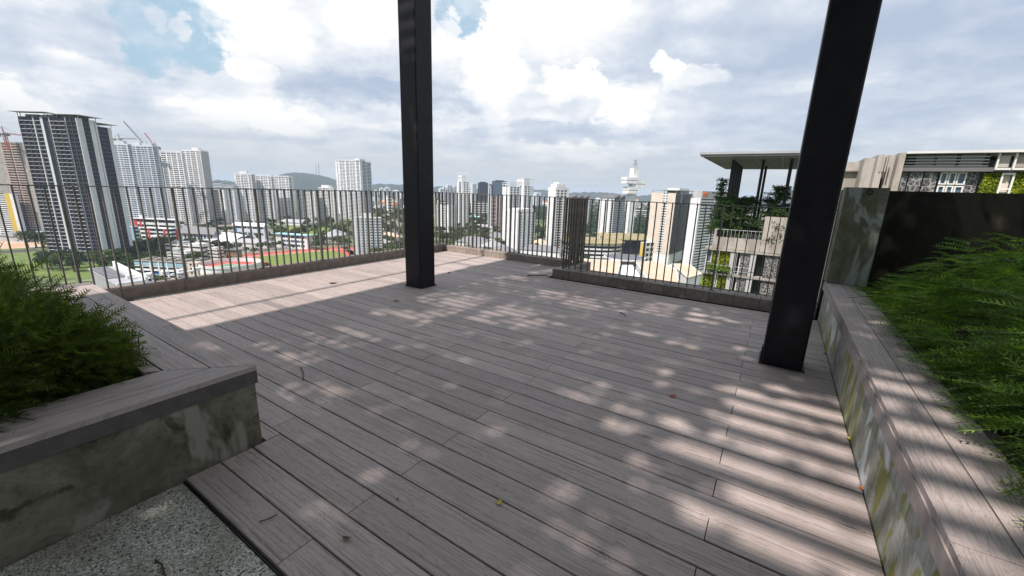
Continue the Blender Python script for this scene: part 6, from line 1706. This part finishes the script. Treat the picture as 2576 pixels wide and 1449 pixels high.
def woods():
    """the wood beyond the campus and the tree cover of the far suburbs: too many crowns to count"""
    def mass(name, regs, m, leaf, per, label):
        Q = []
        g = np.random.default_rng(5)
        for (x0, x1, y0, y1, n, hh) in regs:
            for _ in range(n):
                p = gpix(g.uniform(x0, x1), g.uniform(y0, y1))
                if blocked(p[0], p[1], 4): continue
                h = hh * g.uniform(.7, 1.25); w = h * g.uniform(.40, .6)
                d = g.normal(size=(per, 3)); d /= np.linalg.norm(d, axis=1)[:, None]; d[:, 2] = np.abs(d[:, 2]) * 1.0 - .25
                c = np.array([p[0], p[1], GZ + h * .62]) + d * np.array([w, w, h * .42]) * g.uniform(.75, 1.05, (per, 1))
                nr = d + g.normal(size=(per, 3)) * .35; nr /= np.linalg.norm(nr, axis=1)[:, None]
                a = np.cross(nr, g.normal(size=(per, 3))); a /= np.linalg.norm(a, axis=1)[:, None]; b = np.cross(nr, a)
                s = (leaf * w * g.uniform(.6, 1.3, per))[:, None]
                Q.append(np.stack([c - a * s, c - b * s * .8, c + a * s, c + b * s * .8], 1))
        o = link(name, quads_mesh(name, np.concatenate(Q), m), kind='stuff'); return o
    mass('woods', [(1478, 1660, 538, 600, 420, 15), (1620, 1790, 545, 640, 160, 14), (1340, 1384, 500, 560, 120, 14), (1100, 1240, 515, 565, 200, 13), (935, 1024, 500, 545, 130, 13)], M['tree_c'], .26, 90, '')
    mass('street_trees', [(110, 330, 600, 660, 60, 10), (330, 700, 560, 700, 260, 9), (700, 935, 560, 650, 120, 9), (935, 1024, 545, 660, 90, 10), (1098, 1385, 530, 665, 260, 10), (1385, 1760, 590, 660, 60, 9)], M['tree_a'], .26, 80, '')
    mass('far_woods', [(925, 1024, 476, 500, 500, 15), (1098, 1500, 490, 520, 900, 14), (1340, 1800, 500, 536, 1300, 13), (740, 850, 545, 560, 60, 12), (420, 600, 470, 545, 200, 14), (-20, 60, 560, 600, 60, 12)], M['tree_c'], .36, 34, '')
woods()

def suburb():
    """low houses and blocks scattered to the horizon, right of the middle"""
    me = []
    for wm in ('white', 'white2', 'beige', 'grey'):
        b = MB(); b.bx(-.5, .5, -.5, .5, 0, 1); me.append(b.mesh('wall', M[wm]))
    rm = []
    for rr in ('troof', 'mroof', 'sroof', 'white2'):
        b = MB(); b.add([(-.54, -.54, 1), (.54, -.54, 1), (.54, .54, 1), (-.54, .54, 1), (0, -.3, 1.45), (0, .3, 1.45)], [(0, 1, 4), (1, 2, 5, 4), (2, 3, 5), (3, 0, 4, 5), (0, 3, 2, 1)]); rm.append(b.mesh('roof', M[rr]))
    regs = [(1480, 1745, 497, 526, 110, 'tiny house in the hazy suburb around the cross-shaped tower', 'houses in the far suburb right of centre'), (1345, 1380, 492, 525, 26, 'tiny house in the far suburb beyond the big white towers', 'houses in the far suburb behind the white towers'),
            (940, 1020, 484, 530, 34, 'tiny house in the far suburb left of the slim pillar', 'houses in the far suburb left of the pillar'), (1100, 1235, 490, 530, 30, 'tiny house in the far suburb right of the slim pillar', 'houses in the far suburb right of the pillar')]
    for (x0, x1, y0, y1, n, lab, grp) in regs:
        for _ in range(n):
            py = y0 + (y1 - y0) * RNG.random() ** 1.4; p = gpix(RNG.uniform(x0, x1), py)
            if blocked(p[0], p[1], 6): continue
            dist = math.hypot(p[0], p[1]); big = RNG.random() < .35
            w = RNG.uniform(12, 20) * (2.4 if big else 1); l = RNG.uniform(14, 30) * (1.6 if big else 1); h = RNG.uniform(8, 11) * (2.0 if big else 1)
            r = thing('distant_house', lab, 'house', (p[0], p[1], GZ), RNG.uniform(0, 3.1), grp)
            link('wall', me[RNG.integers(4)], r, None, None, (w, l, h))
            link('roof', rm[RNG.choice(4, p=[.30, .25, .15, .30])], r, None, None, (w, l, h))
    k = 0
    for (px, y, d, w, h, lab) in [(1690, 503, 5000, 60, 26, 'left of two hazy storage domes near the horizon'), (1712, 504, 5000, 60, 26, 'right of two hazy storage domes near the horizon')]:
        p = at_d(px - 20, y, d); b = MB(); V = []
        n, m_ = 14, 5
        for i in range(m_ + 1):
            a = math.pi / 2 * i / m_
            for j in range(n): V.append((w / 2 * math.cos(a) * math.cos(2 * math.pi * j / n), w / 2 * math.cos(a) * math.sin(2 * math.pi * j / n), h + w / 2 * math.sin(a) * .8))
        b.add(V, [(i * n + j, i * n + (j + 1) % n, (i + 1) * n + (j + 1) % n, (i + 1) * n + j) for i in range(m_) for j in range(n)])
        b.prism([(w / 2 * math.cos(2 * math.pi * j / n), w / 2 * math.sin(2 * math.pi * j / n)) for j in range(n)], 0, h)
        o = b.build('storage_dome', M['white']); o.location = (p[0], p[1], GZ); tag(o, lab, 'dome')
suburb()

# ------------------------------------------------------------------ the air
def haze():
    m = bpy.data.materials.new('haze_air'); m.use_nodes = True
    T = NT(m.node_tree); T.n.clear(); out = T.add('ShaderNodeOutputMaterial'); v = T.add('ShaderNodeVolumePrincipled')
    v.inputs['Color'].default_value = (.66, .82, 1.0, 1); v.inputs['Density'].default_value = HAZE; v.inputs['Anisotropy'].default_value = 0.0
    T.l.new(v.outputs[0], out.inputs['Volume'])
    b = MB(); R = 13200; b.bx(-R, R, -R, R, GZ - 1, 92)
    o = b.build('haze', m); o['kind'] = 'stuff'
HAZE = 9e-5
haze()
